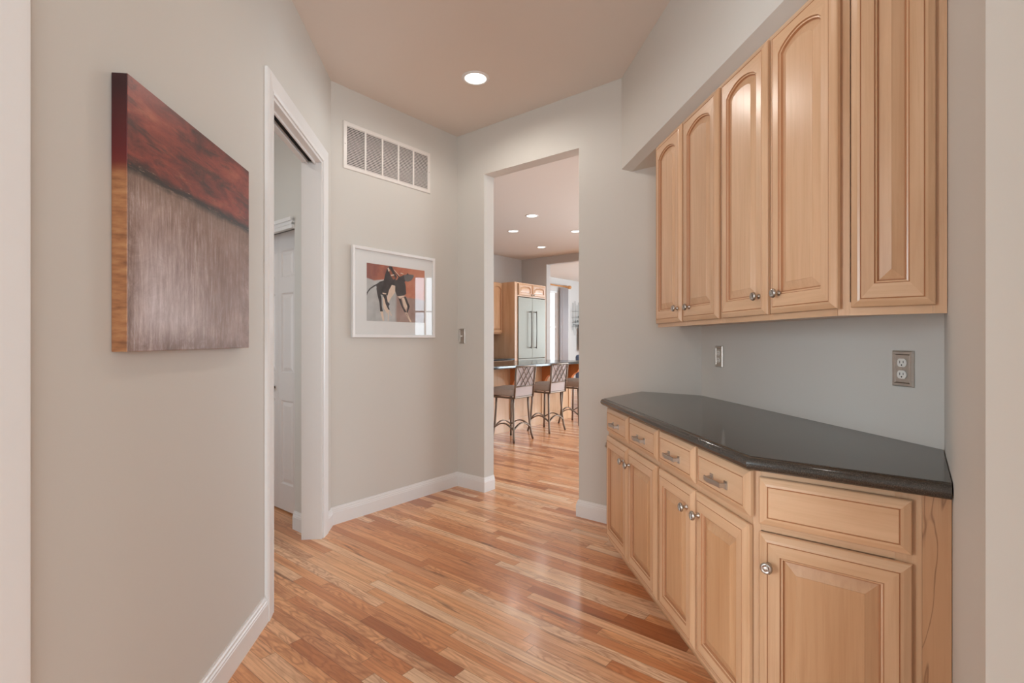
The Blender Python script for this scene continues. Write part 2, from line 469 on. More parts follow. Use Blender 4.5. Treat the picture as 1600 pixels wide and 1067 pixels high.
# rooms beyond (kitchen, living room, side room, room behind the camera)
K = Vector((1.399, 10.872))
wall('wall_kitchen_back', (-3.1, 6.373), K, (-q2, q2), mat=M['kwall'], e1=.1)
wall('wall_kitchen_side', K, (6.12, 6.151), (q2, q2), holes=[(.665, 3.6, 0, 2.85), (4.2, 6.2, .3, 2.5)], mat=M['kwall'], t=.14)
wall('wall_kitchen_left', cl(-.13), (-2.6, 6.961), (-q2, -q2), mat=M['kwall'])
wall('wall_east', (6.12, -.42), (6.12, 17.3), (1, 0), holes=[(3.85, 7.85, .35, 2.60), (10.6, 13.9, .5, 2.7)], mat=M['kwall'])
wall('wall_living_left', (1.30, 10.98), (.50, 11.78), (-q2, -q2), mat=M['kwall'])
wall('wall_living_right', (4.26, 8.21), (6.12, 10.07), (q2, -q2), mat=M['kwall'])
L0 = Vector((.35, 11.445))
sL = lambda x: (x - L0.x) * S2
wall('wall_living_back', L0, (6.3, 17.395), (-q2, q2), holes=[(sL(2.05), sL(2.858), .62, 2.64)], mat=M['kwall'])
wall('wall_kitchen_south', (.80, -.30), (6.12, -.30), (0, -1), mat=M['kwall'])
wall('wall_behind_left', (XA - TH, -1.60), (-4.5, -1.60), (0, 1))
wall('wall_behind_side', (-4.5, -1.6), (-4.5, -4.5), (-1, 0))
wall('wall_behind_far_side', (6.12, -.42), (6.12, -4.5), (1, 0))
wall('wall_behind_back', (-4.5, -4.5), (6.12, -4.5), (0, -1), holes=[(2.2, 9.2, .45, 2.65)])
wall('wall_side_room', (-3.1, -1.48), (-3.1, 6.4), (-1, 0), holes=[(.18, 1.78, .6, 2.4), (4.03, 5.33, .75, 2.25)])

wall('added_side_light_block', (XA - TH - .001, 2.05), (-3.1, 2.05), (0, -1))  # added partition, keeps the left daylight off the closet door
# closet wall in the side room (45 degrees), opening for the bifold doors
G0 = Vector((XA - TH, 3.369)); GS = .150
wall('wall_closet', G0, (-3.1, 5.50), (q2, q2), holes=[(GS, GS + 1.02, 0, 2.06)], t=.155)
# floor and ceiling
bm = B(); prism(bm, [(-4.7, -4.7), (6.4, -4.7), (6.4, 17.6), (-4.7, 17.6)], -.1, 0)
structure(obj('floor', bm, M['floor']))
bm = B(); prism(bm, [(-4.7, -4.7), (6.4, -4.7), (6.4, 17.6), (-4.7, 17.6)], H, H + .1)
structure(obj('ceiling', bm, M['ceiling']))
# soffit over the wall cabinets
SFZ = 2.398
bm = B(); prism(bm, [(1.097, 3.264), CD, DE, (1.2885, 1.1885), (1.097, 1.380)], SFZ, H)
a_ = [bm.verts.new(c) for c in ((1.0972, 3.2636, SFZ), (1.147, 3.2135, 2.368), (CD[0] - .001, CD[1] + .0003, 2.368), (DE[0] - .001, DE[1] + .001, 2.368), (1.3235, 1.2240, 2.368), (1.147, 1.4005, 2.368), (1.0972, 1.3801, SFZ), (1.2887, 1.1887, SFZ))]
t_ = [bm.verts.new((v.co.x, v.co.y, SFZ + .0003)) for v in a_]
for f in ((1, 5, 4, 3, 2), (0, 6, 5, 1), (6, 7, 4, 5)): bm.faces.new([a_[k] for k in f])
for f in ((0, 1, 2, 3, 4, 7, 6),): bm.faces.new([t_[k] for k in f])
for k, l in ((0, 1), (1, 2), (2, 3), (3, 4), (4, 7), (7, 6), (6, 0)): bm.faces.new((a_[k], a_[l], t_[l], t_[k]))
structure(obj('wall_soffit', bm, M['wall']))

# baseboards: profile swept along polylines, one mesh per wall
BP = [(0, 0), (.0155, 0), (.0155, .082), (.0135, .086), (.0135, .092), (.010, .098), (.009, .106), (.005, .112), (.004, .118), (0, .118)]
def sweep(names, path, side, prof=BP, mat=None, closed=False):
    """path 2D points; profile x offset to the left (side=1) or right (-1) of travel"""
    pts = [Vector(p) for p in path]; n = len(pts); sec = []
    for i in range(n):
        d0 = (pts[i] - pts[i - 1]).normalized() if i else None
        d1 = (pts[i + 1] - pts[i]).normalized() if i < n - 1 else None
        if d0 is None: d0 = d1
        if d1 is None: d1 = d0
        n0 = Vector((-d0.y, d0.x)) * side; n1 = Vector((-d1.y, d1.x)) * side
        m = (n0 + n1); m = m / (m.dot(n0)) if abs(m.dot(n0)) > 1e-6 else n0
        sec.append([(pts[i].x + m.x * a, pts[i].y + m.y * a, z) for a, z in prof])
    for i in range(n - 1):
        bm = B(); a = [bm.verts.new(c) for c in sec[i]]; b = [bm.verts.new(c) for c in sec[i + 1]]; k = len(a)
        for j in range(k): bm.faces.new((a[j], a[(j + 1) % k], b[(j + 1) % k], b[j]))
        bm.faces.new(a[::-1]); bm.faces.new(b)
        structure(obj(names[i], bm, mat or M['white']))
CW = .085
sweep(['baseboard_left'], [(XA, 1.087), (XA, DY0 - CW)], -1)
sweep(['baseboard_corner', 'baseboard_vent', 'baseboard_opening', 'baseboard_jamb'], [(XA, DY1 + CW), AB, BC, cl(.311), (cl(.311)[0] + TH * q2, cl(.311)[1] + TH * q2)], -1)
sweep(['baseboard_jamb_right', 'baseboard_cabinet_side'], [(cl(1.217)[0] + TH * q2, cl(1.217)[1] + TH * q2), cl(1.217), cl(1.715)], -1)
gp = lambda s: (G0.x - s * q2, G0.y + s * q2)
sweep(['baseboard_closet'], [gp(GS), gp(.030)], -1)

# cased doorways: swept casing + jamb lining
CP = [(0, 0), (0, .010), (.006, .013), (.010, .010), (.020, .013), (.055, .017), (.070, .0185), (.078, .019), (.085, .012), (.085, 0)]  # (out from opening, proud)
def casing(name, y0, y1, z1, x, s=1):
    """casing on the wall plane x, proud towards +x*s"""
    bm = B(); secs = []
    for k, (yy, zz, oy, oz) in enumerate(((y0, 0, -1, 0), (y0, z1, -1, 1), (y1, z1, 1, 1), (y1, 0, 1, 0))):
        secs.append([bm.verts.new((x + s * pr, yy + oy * a, zz + oz * a)) for a, pr in CP])
    for a, b in zip(secs, secs[1:]):
        n = len(a)
        for j in range(n): bm.faces.new((a[j], a[(j + 1) % n], b[(j + 1) % n], b[j]))
    bm.faces.new(secs[0]); bm.faces.new(secs[-1][::-1])
    return structure(obj(name, bm, M['white']))
casing('trim_1', DY0, DY1, DZ, XA)
casing('trim_2', .30, 1.0, 2.40, XA)
JT = .016
bm = B()
xa, xb = XA - TH - .002, XA + .002
box(bm, xa, xb, DY1 - JT, DY1 - .0005, 0, DZ - JT)                     # far jamb
# pocket-door side: near jamb split in two by the slot, head split by the track
for a, b in ((xa, XA - .080), (XA - .042, xb)):
    box(bm, a, b, DY0 + .0005, DY0 + JT, 0, DZ - JT)
    box(bm, a, b, DY0 + .0005, DY1 - .0005, DZ - JT, DZ - .0005)
box(bm, XA - .042, XA - .034, DY0 + JT, DY1 - JT, DZ - JT - .012, DZ - JT)   # stop beads beside the track
box(bm, XA - .088, XA - .080, DY0 + JT, DY1 - JT, DZ - JT - .012, DZ - JT)
structure(obj('trim_3', bm, M['white']))
bm = B(); box(bm, XA - .080, XA - .042, DY0 + .0005, DY1 - JT, DZ - .006, DZ - .001)
structure(obj('trim_4', bm, M['dark']))
bm = B()
box(bm, xa, xb, .3005, .3 + JT, 0, 2.40 - JT); box(bm, xa, xb, 1.0 - JT, .9995, 0, 2.40 - JT); box(bm, xa, xb, .3005, .9995, 2.40 - JT, 2.3995)
structure(obj('trim_5', bm, M['white']))

# closet header trim and bifold doors
bm = B()
m45 = Matrix.Translation((G0.x, G0.y, 0)) @ Matrix.Rotation(math.radians(135), 4, 'Z')   # local x along the wall to the left, +y towards the viewer
box(bm, GS + .002, GS + 1.018, -.012, .018, 2.0, 2.065, mtx=m45)
box(bm, GS + .002, GS + 1.018, -.012, .028, 2.048, 2.072, mtx=m45)
box(bm, GS + .002, GS + 1.018, -.012, .022, 2.024, 2.036, mtx=m45)
structure(obj('trim_6', bm, M['white']))
def panel_leaf(bm, x0, x1, z0, z1, panels, t=.03, mw=.004):
    """leaf with recessed-and-raised panels; local front = -y"""
    xs = sorted({x0, x1, *[p[0] for p in panels], *[p[1] for p in panels]})
    zs = sorted({z0, z1, *[p[2] for p in panels], *[p[3] for p in panels]})
    def ispan(xm, zm): return any(p[0] < xm < p[1] and p[2] < zm < p[3] for p in panels)
    for xa_, xb_ in zip(xs, xs[1:]):
        for za_, zb_ in zip(zs, zs[1:]):
            if not ispan((xa_ + xb_) / 2, (za_ + zb_) / 2):
                f = [bm.verts.new(c) for c in ((xa_, -t, za_), (xb_, -t, za_), (xb_, -t, zb_), (xa_, -t, zb_))]
                bm.faces.new(f)
    for (a, b, c, d) in panels:
        rect = [(a, c), (b, c), (b, d), (a, d)]
        rings = []
        for ins, dep in ((0, t), (.010, t - .009), (.016, t - .009), (.040, t - .002)):
            rr = offset(rect, ins); rings.append([bm.verts.new((p[0], -dep, p[1])) for p in rr])
        for r0, r1 in zip(rings, rings[1:]):
            for j in range(4): bm.faces.new((r0[j], r0[(j + 1) % 4], r1[(j + 1) % 4], r1[j]))
        bm.faces.new(rings[-1])
    o_ = [bm.verts.new(c) for c in ((x0, -t, z0), (x1, -t, z0), (x1, -t, z1), (x0, -t, z1), (x0, 0, z0), (x1, 0, z0), (x1, 0, z1), (x0, 0, z1))]
    for f in ((4, 7, 6, 5), (0, 1, 5, 4), (1, 2, 6, 5), (2, 3, 7, 6), (3, 0, 4, 7)): bm.faces.new([o_[i] for i in f])
    bmesh.ops.remove_doubles(bm, verts=bm.verts, dist=1e-5)
# door front plane at sum x+y = 2.568 ; front faces the viewer
Dp = Vector((-1.1445, 3.7105))     # right end of the door front
rotD = math.radians(-45)
door = bpy.data.objects.new('door_1', None); COL.objects.link(door)
start = Dp + Vector((-q2, q2)) * .99 + Vector((q2, q2)) * .03
door.location = (start.x, start.y, .012); door.rotation_euler = (0, 0, rotD)
door['kind'] = 'structure'
for k in range(4):
    x0 = k * .2485
    bm = B()
    lo, hi = x0 + .045, x0 + .2465 - .028
    if k % 2 == 0: lo, hi = x0 + .028, x0 + .2465 - .045
    panel_leaf(bm, x0, x0 + .2465, 0, 2.028, [(lo, hi, .19, .80), (lo, hi, 1.0, 1.585), (lo, hi, 1.70, 1.895)])
    lf = obj('door_leaf', bm, M['doorwhite'], door)
    if k in (1, 2):
        bm = B(); lathe(bm, [(0, 0), (.008, 0), (.008, .012), (.016, .018), (.018, .026), (.012, .034), (0, .036)], 16,
                        Matrix.Translation((x0 + (.192 if k == 2 else .03), -.03, .89)) @ Matrix.Rotation(PI / 2, 4, 'X'))
        obj('knob', bm, M['bronze'], lf, smooth=True)

# ------------------------------------------------------------------ windows: kitchen and curtained living one known, the rest added unseen openings
def window(idx, origin, rotz, W, z0, z1, cols, rows, curtainless=True):
    """frame in an opening: local x along the wall, y through it"""
    o = bpy.data.objects.new('window_%d' % idx, None); COL.objects.link(o); o.location = (origin[0], origin[1], 0); o.rotation_euler = (0, 0, rotz)
    o['kind'] = 'structure'
    bm = B(); f = .05
    box(bm, 0.001, f, -.04, .04, z0, z1); box(bm, W - f, W - .001, -.04, .04, z0, z1); box(bm, f, W - f, -.04, .04, z0 + .001, z0 + f); box(bm, f, W - f, -.04, .04, z1 - f, z1 - .001)
    for i in range(1, cols):
        x = W * i / cols; box(bm, x - .022, x + .022, -.02, .02, z0 + f, z1 - f)
    for j in range(1, rows):
        z = z0 + (z1 - z0) * j / rows; box(bm, f, W - f, -.015, .015, z - .016, z + .016)
    obj('window_frame', bm, M['white'], o)
    bm = B(); box(bm, f, W - f, -.003, .003, z0 + f, z1 - f); obj('pane', bm, M['glass'], o)
    return o
window(1, (6.18, 7.43), -PI / 2, 4.0, .35, 2.60, 16, 3)
window(7, (1.399 + 4.2 * q2 + .05, 10.872 - 4.2 * q2 + .05), -PI / 4, 2.0, .3, 2.5, 3, 1)  # added unseen patio window, opening for the extra kitchen daylight
window(2, (6.18, 13.48), -PI / 2, 3.30, .5, 2.7, 4, 1)  # added east window out of view, for the living room light
window(3, (-2.3, -4.56), 0, 7.0, .45, 2.65, 7, 2)  # added window behind the camera, source of the hallway fill
window(4, (-3.16, -1.30), PI / 2, 1.6, .6, 2.4, 2, 2)  # added unseen window, sends light through the near doorway
window(6, (-3.16, 2.55), PI / 2, 1.3, .75, 2.25, 2, 2)  # added unseen window, lights the closet door
window(5, (2.05 - .06 * q2, 2.05 + 11.095 + .06 * q2), PI / 4, .808 * S2, .62, 2.64, 2, 2)

# ------------------------------------------------------------------ cabinet hardware
def knob_bm(dx, y, z, s=1.0):
    bm = B(); m = Matrix.Translation((dx, y, z)) @ Matrix.Rotation(PI / 2, 4, 'X')
    lathe(bm, [(0, 0), (.009 * s, 0), (.009 * s, .003), (.0055 * s, .006), (.005 * s, .015), (.009 * s, .018), (.0155 * s, .021), (.0165 * s, .025), (.0145 * s, .029), (.010 * s, .0315), (.0095 * s, .030), (.005 * s, .032), (0, .0335)], 24, m)
    # swirl ridge across the head
    tube(bm, [m @ Vector((.010 * s * math.sin(a * .5) , .012 * s * math.cos(a), .0315 + .0015 * math.sin(a))) for a in [k * PI / 8 for k in range(9)]], .0012, 6)
    return bm
def pull_bm(cx, y, z, W=.104):
    """small square back plates joined by a bowed flat strap"""
    bm = B()
    for s in (-1, 1):
        px = cx + s * (W / 2 - .008)
        box(bm, px - .009, px + .009, y - .003, y, z - .013, z + .013)
        box(bm, px - .005, px + .005, y - .022, y - .003, z - .006, z + .006)
    path = []
    for k in range(13):
        a = k / 12; x = cx - W / 2 + .002 + a * (W - .004)
        bow = math.sin(PI * a); path.append((x, y - .022 - .004 * bow, z - .000 - .0045 * math.sin(2 * PI * a) * .4))
    rings = []
    for p in path:
        rings.append([bm.verts.new((p[0], p[1] + a, p[2] + b)) for a, b in ((0, -.008), (0, .008), (-.0035, .0075), (-.0045, 0), (-.0035, -.0075))])
    for a, b in zip(rings, rings[1:]):
        for j in range(5): bm.faces.new((a[j], a[(j + 1) % 5], b[(j + 1) % 5], b[j]))
    bm.faces.new(rings[0][::-1]); bm.faces.new(rings[-1])
    return bm

# door / drawer fronts: local x right, z up, front towards -y, back at y=0
def front_bm(x0, x1, z0, z1, t=.020, stile=.055, rail=.058, arch=0.0, toprail=None, slab=False, K_=15):
    """mat 0 vertical grain, 1 horizontal grain, 2 panel, 3 groove"""
    bm = B(); tr = toprail if toprail is not None else rail
    def outer(inset):
        a, b, c, d = x0 + inset, x1 - inset, z0 + inset, z1 - inset
        top = [(b - (b - a) * k / K_, d) for k in range(K_ + 1)]
        return [(a, c), (b, c)] + top
    if slab: ia, ib, ic, id_ = x0 + .028, x1 - .028, z0 + .028, z1 - .028
    else: ia, ib, ic, id_ = x0 + stile, x1 - stile, z0 + rail, z1 - tr
    def inner(ins):
        a, b, c, d = ia + ins, ib - ins, ic + ins, id_ - ins; w_ = ib - ia
        if arch:
            R = (w_ * w_ / 4 + arch * arch) / (2 * arch); cz = id_ - R; cx = (ia + ib) / 2
            top = []
            for k in range(K_ + 1):
                x = b - (b - a) * k / K_
                top.append((x, cz + math.sqrt((R - ins) ** 2 - (x - cx) ** 2)))
            top[0] = (b, top[0][1] - .004); top[-1] = (a, top[-1][1] - .004)
        else: top = [(b - (b - a) * k / K_, d) for k in range(K_ + 1)]
        return [(a, c), (b, c)] + top
    def ring(pts, dep): return [bm.verts.new((p[0], -dep, p[1])) for p in pts]
    loops = [ring(outer(0), 0), ring(outer(0), .0085), ring(outer(.002), .0115), ring(outer(.008), .0145), ring(outer(.016), .0185), ring(outer(.0225), t)]
    if slab:
        loops += [ring(outer(.0245), t - .0018), ring(outer(.026), t - .0005)]
        mi = [0, 0, 0, 0, 0, 3, 3]
    else:
        loops += [ring(outer(.0240), t - .0018), ring(outer(.0255), t - .0002)]
        loops += [ring(inner(0), t - .0002), ring(inner(.003), t - .005), ring(inner(.007), t - .006), ring(inner(.0095), t - .0125), ring(inner(.012), t - .0125), ring(inner(.040), t - .0035), ring(inner(.0405), t - .0025)]
        mi = [0, 0, 0, 0, 0, 3, 3, 0, 3, 0, 3, 3, 2, 2]
    n = len(loops[0])
    for li, (a, b) in enumerate(zip(loops, loops[1:])):
        for j in range(n):
            k = (j + 1) % n
            f = bm.faces.new((a[j], a[k], b[k], b[j])); m_ = mi[li]
            if m_ == 0 and (j == 0 or 2 <= j < n - 1): m_ = 1
            f.material_index = m_
    f = bm.faces.new(loops[-1]); f.material_index = 1 if slab else 2
    f = bm.faces.new(loops[0][::-1])
    bmesh.ops.triangulate(bm, faces=[f_ for f_ in bm.faces if len(f_.verts) > 4 and f_.material_index == 2 and arch])
    return bm
FM = [M['maple'], M['mapleh'], M['maple'], M['groove']]
FMB = [M['maple'], M['mapleh'], M['mapledark'], M['groove']]  # base fronts use the bounce-toned panel colour
def place(name, bm, mats, parent, loc, rotz=0, angle=30):
    return smooth_by_angle(obj(name, bm, mats, parent, loc=loc, rotz=rotz), angle)
def cab_front(parent, kind, x0, x1, z0, z1, knob=None, pull=False, **kw):
    """door or drawer whose origin is its lower left corner, lying on the face frame plane y=0"""
    bm = front_bm(0, x1 - x0, 0, z1 - z0, **kw)
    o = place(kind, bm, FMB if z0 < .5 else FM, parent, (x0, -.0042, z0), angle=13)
    if knob: obj('knob', knob_bm(knob[0] - x0, -.020, knob[1] - z0), M['nickel'], o, smooth=True)
    if pull: smooth_by_angle(obj('handle', pull_bm((x1 - x0) / 2 + .0, -.0195, (z1 - z0) / 2 - .008), M['pewter'], o), 40)
    return o
def frame_bm(x0, x1, z0, z1, stiles, rails, t=.019, mitre=False):
    """face frame of stiles and rails, back at y=+t, front at y=0"""
    bm = B()
    for k, (a, b) in enumerate(stiles):
        if mitre and k == 0: prism(bm, [(a, 0), (b, 0), (b, t), (a + t, t)], z0, z1)
        else: box(bm, a, b, 0, t, z0, z1, 0)
    for i in range(len(stiles) - 1):
        for a, b in rails: box(bm, stiles[i][1] + .0003, stiles[i + 1][0] - .0003, .0004, t, a, b, 1)
    return bm
WP = lambda p, o, r: None
def to_local(pts, loc, rotz):
    m = Matrix.Rotation(-rotz, 2)
    return [tuple(m @ (Vector(p) - Vector(loc))) for p in pts]

# ------------------------------------------------------------------ base cabinets
g = .003
FX = .862          # frame plane of the straight run
def base_unit(name, label, y_far, y_near, footprint, doors, drawers, group, knobs):
    t = thing(name, label, 'cabinet', (FX, y_far, 0), -PI / 2, group)
    W = y_far - y_near
    fp = to_local(footprint, (FX, y_far), -PI / 2)
    bm = B(); prism(bm, fp[0], .112, .8775) if isinstance(fp[0], list) else prism(bm, fp, .112, .8775)
    obj('carcass', bm, M['maple'], t)
    rails = [(.112, .150), (.700, .742), (.862, .8775)]
    bm = frame_bm(0.0005, W - .0005, .112, .8775, [(0.0005, .022), (W / 2 - .014, W / 2 + .014), (W - .022, W - .0005)], rails, .018)
    # dark interior is never seen: fronts cover the openings
    obj('face_frame', bm, [M['maple'], M['mapleh']], t, loc=(0, -.001, 0))
    return t, W
# unit by the wall: two drawers, two doors, plus the door on its left end
LE = (FX, 2.787); s_ = (4.361 - sum(LE)) / 2 - g
ua_fp = [(FX + .018, 2.787 - .006), (LE[0] + s_ - .0, LE[1] + s_), (CD[0] - g, CD[1] - .004), (CD[0] - g, 2.0385), (FX + .018, 2.0385)]
tA, W = base_unit('base_cabinet', 'light maple base cabinet at the far end, two short drawers over two narrow doors', LE[1], 2.038, ua_fp, 0, 0, 'maple base cabinets under the dark counter', 0)
Y = lambda y: LE[1] - y
cab_front(tA, 'drawer', Y(2.766), Y(2.417), .738, .871, pull=True, slab=True)
cab_front(tA, 'drawer', Y(2.396), Y(2.050), .738, .871, pull=True, slab=True)
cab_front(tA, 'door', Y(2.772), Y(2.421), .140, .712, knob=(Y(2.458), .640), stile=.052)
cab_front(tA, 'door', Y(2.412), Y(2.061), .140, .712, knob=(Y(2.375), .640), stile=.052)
# left end, turned 45 degrees: its door
endl = s_ * S2
bm = frame_bm(0, endl, .112, .8775, [(0, .03), (endl - .03, endl)], [(.112, .150), (.700, .8775)], .018)
# frame facing (-1,1): local -y -> (-q2,q2) : rotation -135 deg; local x runs from the wall towards the front
endo = (LE[0] + s_, LE[1] + s_)
le = to_local([endo], LE, -PI / 2)[0]
obj('end_frame', bm, [M['maple'], M['mapleh']], tA, loc=(le[0], le[1], 0), rotz=-3 * PI / 4 + PI / 2)
bm = front_bm(0, endl - .03, 0, .572, stile=.052)
ed = place('door', bm, FM, tA, (le[0] + .0003, le[1], .140), -3 * PI / 4 + PI / 2)
ed.location = (le[0], le[1], .140)
obj('knob', knob_bm(endl - .058, -.020, .500), M['nickel'], ed, smooth=True)
# toe kick
bm = B(); prism(bm, to_local([(FX + .075, 2.775), (FX + .33, 3.03), (FX + .36, 2.98), (FX + .36, 2.04), (FX + .075, 2.04)], LE, -PI / 2), 0.001, .112)
obj('toe_kick', bm, M['mapledark'], tA)

# middle unit
yb0, yb1 = 2.037, 1.3855
ub_fp = [(FX + .018, 2.0365), (CD[0] - g, 2.0365), (CD[0] - g, 1.394), (FX + .018, 1.394)]
tB = thing('base_cabinet', 'light maple base cabinet in the middle of the run, two wide drawers over two doors', 'cabinet', (FX, yb0, 0), -PI / 2, 'maple base cabinets under the dark counter')
W = yb0 - yb1
bm = B(); prism(bm, to_local(ub_fp, (FX, yb0), -PI / 2), .112, .8775); obj('carcass', bm, M['maple'], tB)
bm = frame_bm(.0005, W, .112, .8775, [(.0005, .022), (W / 2 - .016, W / 2 + .012), (W - .022, W)], [(.112, .150), (.700, .742), (.862, .8775)], .018)
obj('face_frame', bm, [M['maple'], M['mapleh']], tB, loc=(0, -.001, 0))
Y = lambda y: yb0 - y
cab_front(tB, 'drawer', Y(2.029), Y(1.712), .738, .871, pull=True, slab=True)
cab_front(tB, 'drawer', Y(1.694), Y(1.374), .738, .871, pull=True, slab=True)
cab_front(tB, 'door', Y(2.034), Y(1.715), .140, .712, knob=(Y(1.758), .640), stile=.052)
cab_front(tB, 'door', Y(1.705), Y(1.380), .140, .712, knob=(Y(1.668), .640), stile=.052)
bm = B(); prism(bm, to_local([(FX + .075, 2.035), (FX + .36, 2.035), (FX + .36, 1.41), (FX + .075, 1.41)], (FX, yb0), -PI / 2), 0.001, .112)
obj('toe_kick', bm, M['mapledark'], tB)

# angled end unit
C0 = Vector((FX, 1.3845)); sumC = C0.x + C0.y
EndE = Vector(((sumC + .10) / 2 - .0008, (sumC - .10) / 2 + .0008))      # meets the niche return
tC = thing('base_cabinet', 'light maple angled base cabinet nearest the viewer, one wide drawer front and one door', 'cabinet', (C0.x, C0.y, 0), -PI / 4, 'maple base cabinets under the dark counter')
WC = (EndE - C0).length
sh = .018
fp = [(C0.x + .0262, C0.y - .001), (C0.x + .02, C0.y + .0072), (CD[0] - g, C0.y + .0072), (CD[0] - g, 1.378), (EndE.x + sh * q2, EndE.y + sh * q2)]
fp = to_local(fp, C0, -PI / 4)
bm = B(); prism(bm, fp, .112, .8775); obj('carcass', bm, M['maple'], tC)
bm = frame_bm(0, WC - .055, .112, .8775, [(0, .022), (WC - .108, WC - .055)], [(.112, .150), (.700, .722), (.857, .8775)], .017, True)
obj('face_frame', bm, [M['maple'], M['mapleh']], tC)
cab_front(tC, 'drawer', .020, .3655, .722, .857, slab=True)
cab_front(tC, 'door', .020, .3655, .130, .699, knob=(.046, .612), stile=.055)
bm = B(); box(bm, WC - .0545, WC, -.001, .016, .002, .8775)
f_ = obj('filler_strip', bm, M['maplestreak'], tC); f_['label'] = 'streaked maple filler strip'
bm = B(); box(bm, .075, WC - .06, .075, .09, 0.001, .111); obj('toe_kick', bm, M['mapledark'], tC)

# ------------------------------------------------------------------ countertop
CT = .918
P0, P1, P2, P3 = (.820, 2.815), (1.182, 3.177), (CD[0] - .002, CD[1] - .001), (DE[0] - .002, DE[1] + .001)
s2 = 2.1715
P4 = ((s2 + .10) / 2 - .002, (s2 - .10) / 2 + .002); P5 = (.820, s2 - .820)
ring0 = [P0, P5, P4, P3, P2, P1]                       # CCW? (checked below)
def areaof(p): return sum(p[i][0] * p[(i + 1) % len(p)][1] - p[(i + 1) % len(p)][0] * p[i][1] for i in range(len(p)))
if areaof(ring0) < 0: ring0 = ring0[::-1]
def edgemask(p):
    m = []
    for i in range(len(p)):
        a, b = p[i], p[(i + 1) % len(p)]
        fr = {a, b} in ({P0, P5}, {P5, P4}, {P0, P1})
        m.append(1 if fr else 0)
    return m
mask = edgemask(ring0)
prof = [(.030, CT), (.0215, CT - .0002), (.0200, CT - .002)]
R_ = .0185
for k in range(0, 9):
    a = PI / 2 - PI * k / 8
    prof.append((R_ * (1 - math.cos(a)) * .95 + .0005, CT - .0025 - R_ + R_ * math.sin(a)))
prof.append((.030, CT - .0025 - 2 * R_))
bm = B(); loops = []
for ins, z in prof:
    loops.append([bm.verts.new((p[0], p[1], z)) for p in offset(ring0, [ins * m for m in mask])])
n = len(ring0)
for a, b in zip(loops, loops[1:]):
    for j in range(n): bm.faces.new((a[j], a[(j + 1) % n], b[(j + 1) % n], b[j]))
bm.faces.new(loops[0]); bm.faces.new(loops[-1][::-1])
ct = smooth_by_angle(obj('countertop', bm, M['granite']), 30)
tag(ct, 'dark grey speckled stone countertop with rounded edge on the maple base cabinets', 'countertop')

# ------------------------------------------------------------------ wall cabinets
UX = 1.147; UZ0, UZ1 = 1.325, 2.367
U0y = 2.768
def upper(label, yf, yn, fpw, d, knobs):
    t = thing('wall_cabinet', label, 'cabinet', (UX, yf, 0), -PI / 2, 'maple wall cabinets under the soffit')
    W = yf - yn
    bm = B(); prism(bm, to_local(fpw, (UX, yf), -PI / 2), UZ0 + .012, UZ1); obj('carcass', bm, M['maple'], t)
    bm = frame_bm(.0005, W, UZ0, UZ1, [(.0005, .020), (W / 2 - .016, W / 2 + .016), (W - .020, W)], [(UZ0, UZ0 + .040), (UZ1 - .055, UZ1)], .018)
    obj('face_frame', bm, [M['maple'], M['mapleh']], t, loc=(0, -.001, 0))
    for (a, b), (ky, kz) in zip(d, knobs):
        cab_front(t, 'door', yf - a, yf - b, 1.346, 2.352, knob=(yf - ky, kz), arch=.034, stile=.056, rail=.066, toprail=.054)
    return t
su = (4.361 - UX - U0y) / 2 - g
fpU1 = [(UX + .018, U0y - .006), (UX + su, U0y + su), (CD[0] - g, CD[1] - .004), (CD[0] - g, 2.0625), (UX + .018, 2.0625)]
u1 = upper('light maple wall cabinet farthest away, pair of arched panel doors beside the open wall', U0y, 2.0615, fpU1, [(2.762, 2.436), (2.417, 2.074)], [(2.462, 1.415), (2.330, 1.413)])
fpU2 = [(UX + .018, 2.0605), (CD[0] - g, 2.0605), (CD[0] - g, 1.412), (UX + .018, 1.412)]
u2 = upper('light maple wall cabinet in the middle, pair of arched panel doors', 2.061, 1.4035, fpU2, [(2.052, 1.727), (1.710, 1.388)], [(1.764, 1.415), (1.646, 1.416)])
Uc = Vector((UX, 1.4025)); sU = Uc.x + Uc.y
Ue = Vector(((sU + .10) / 2 - .0008, (sU - .10) / 2 + .0008)); WU = (Ue - Uc).length
u3 = thing('wall_cabinet', 'light maple angled wall cabinet nearest the viewer, one narrow door without a knob', 'cabinet', (Uc.x, Uc.y, 0), -PI / 4, 'maple wall cabinets under the soffit')
fp = [(Uc.x + .0262, Uc.y - .001), (Uc.x + .02, Uc.y + .0075), (CD[0] - g, Uc.y + .0075), (CD[0] - g, 1.378), (Ue.x + sh * q2, Ue.y + sh * q2)]
bm = B(); prism(bm, to_local(fp, Uc, -PI / 4), UZ0 + .012, UZ1); obj('carcass', bm, M['maple'], u3)
bm = frame_bm(0, WU, UZ0, UZ1, [(0, .030), (WU - .030, WU)], [(UZ0, UZ0 + .040), (UZ1 - .055, UZ1)], .017, True)
obj('face_frame', bm, [M['maple'], M['mapleh']], u3)
cab_front(u3, 'door', .034, .2265, 1.348, 2.352, stile=.056, rail=.066, toprail=.056)

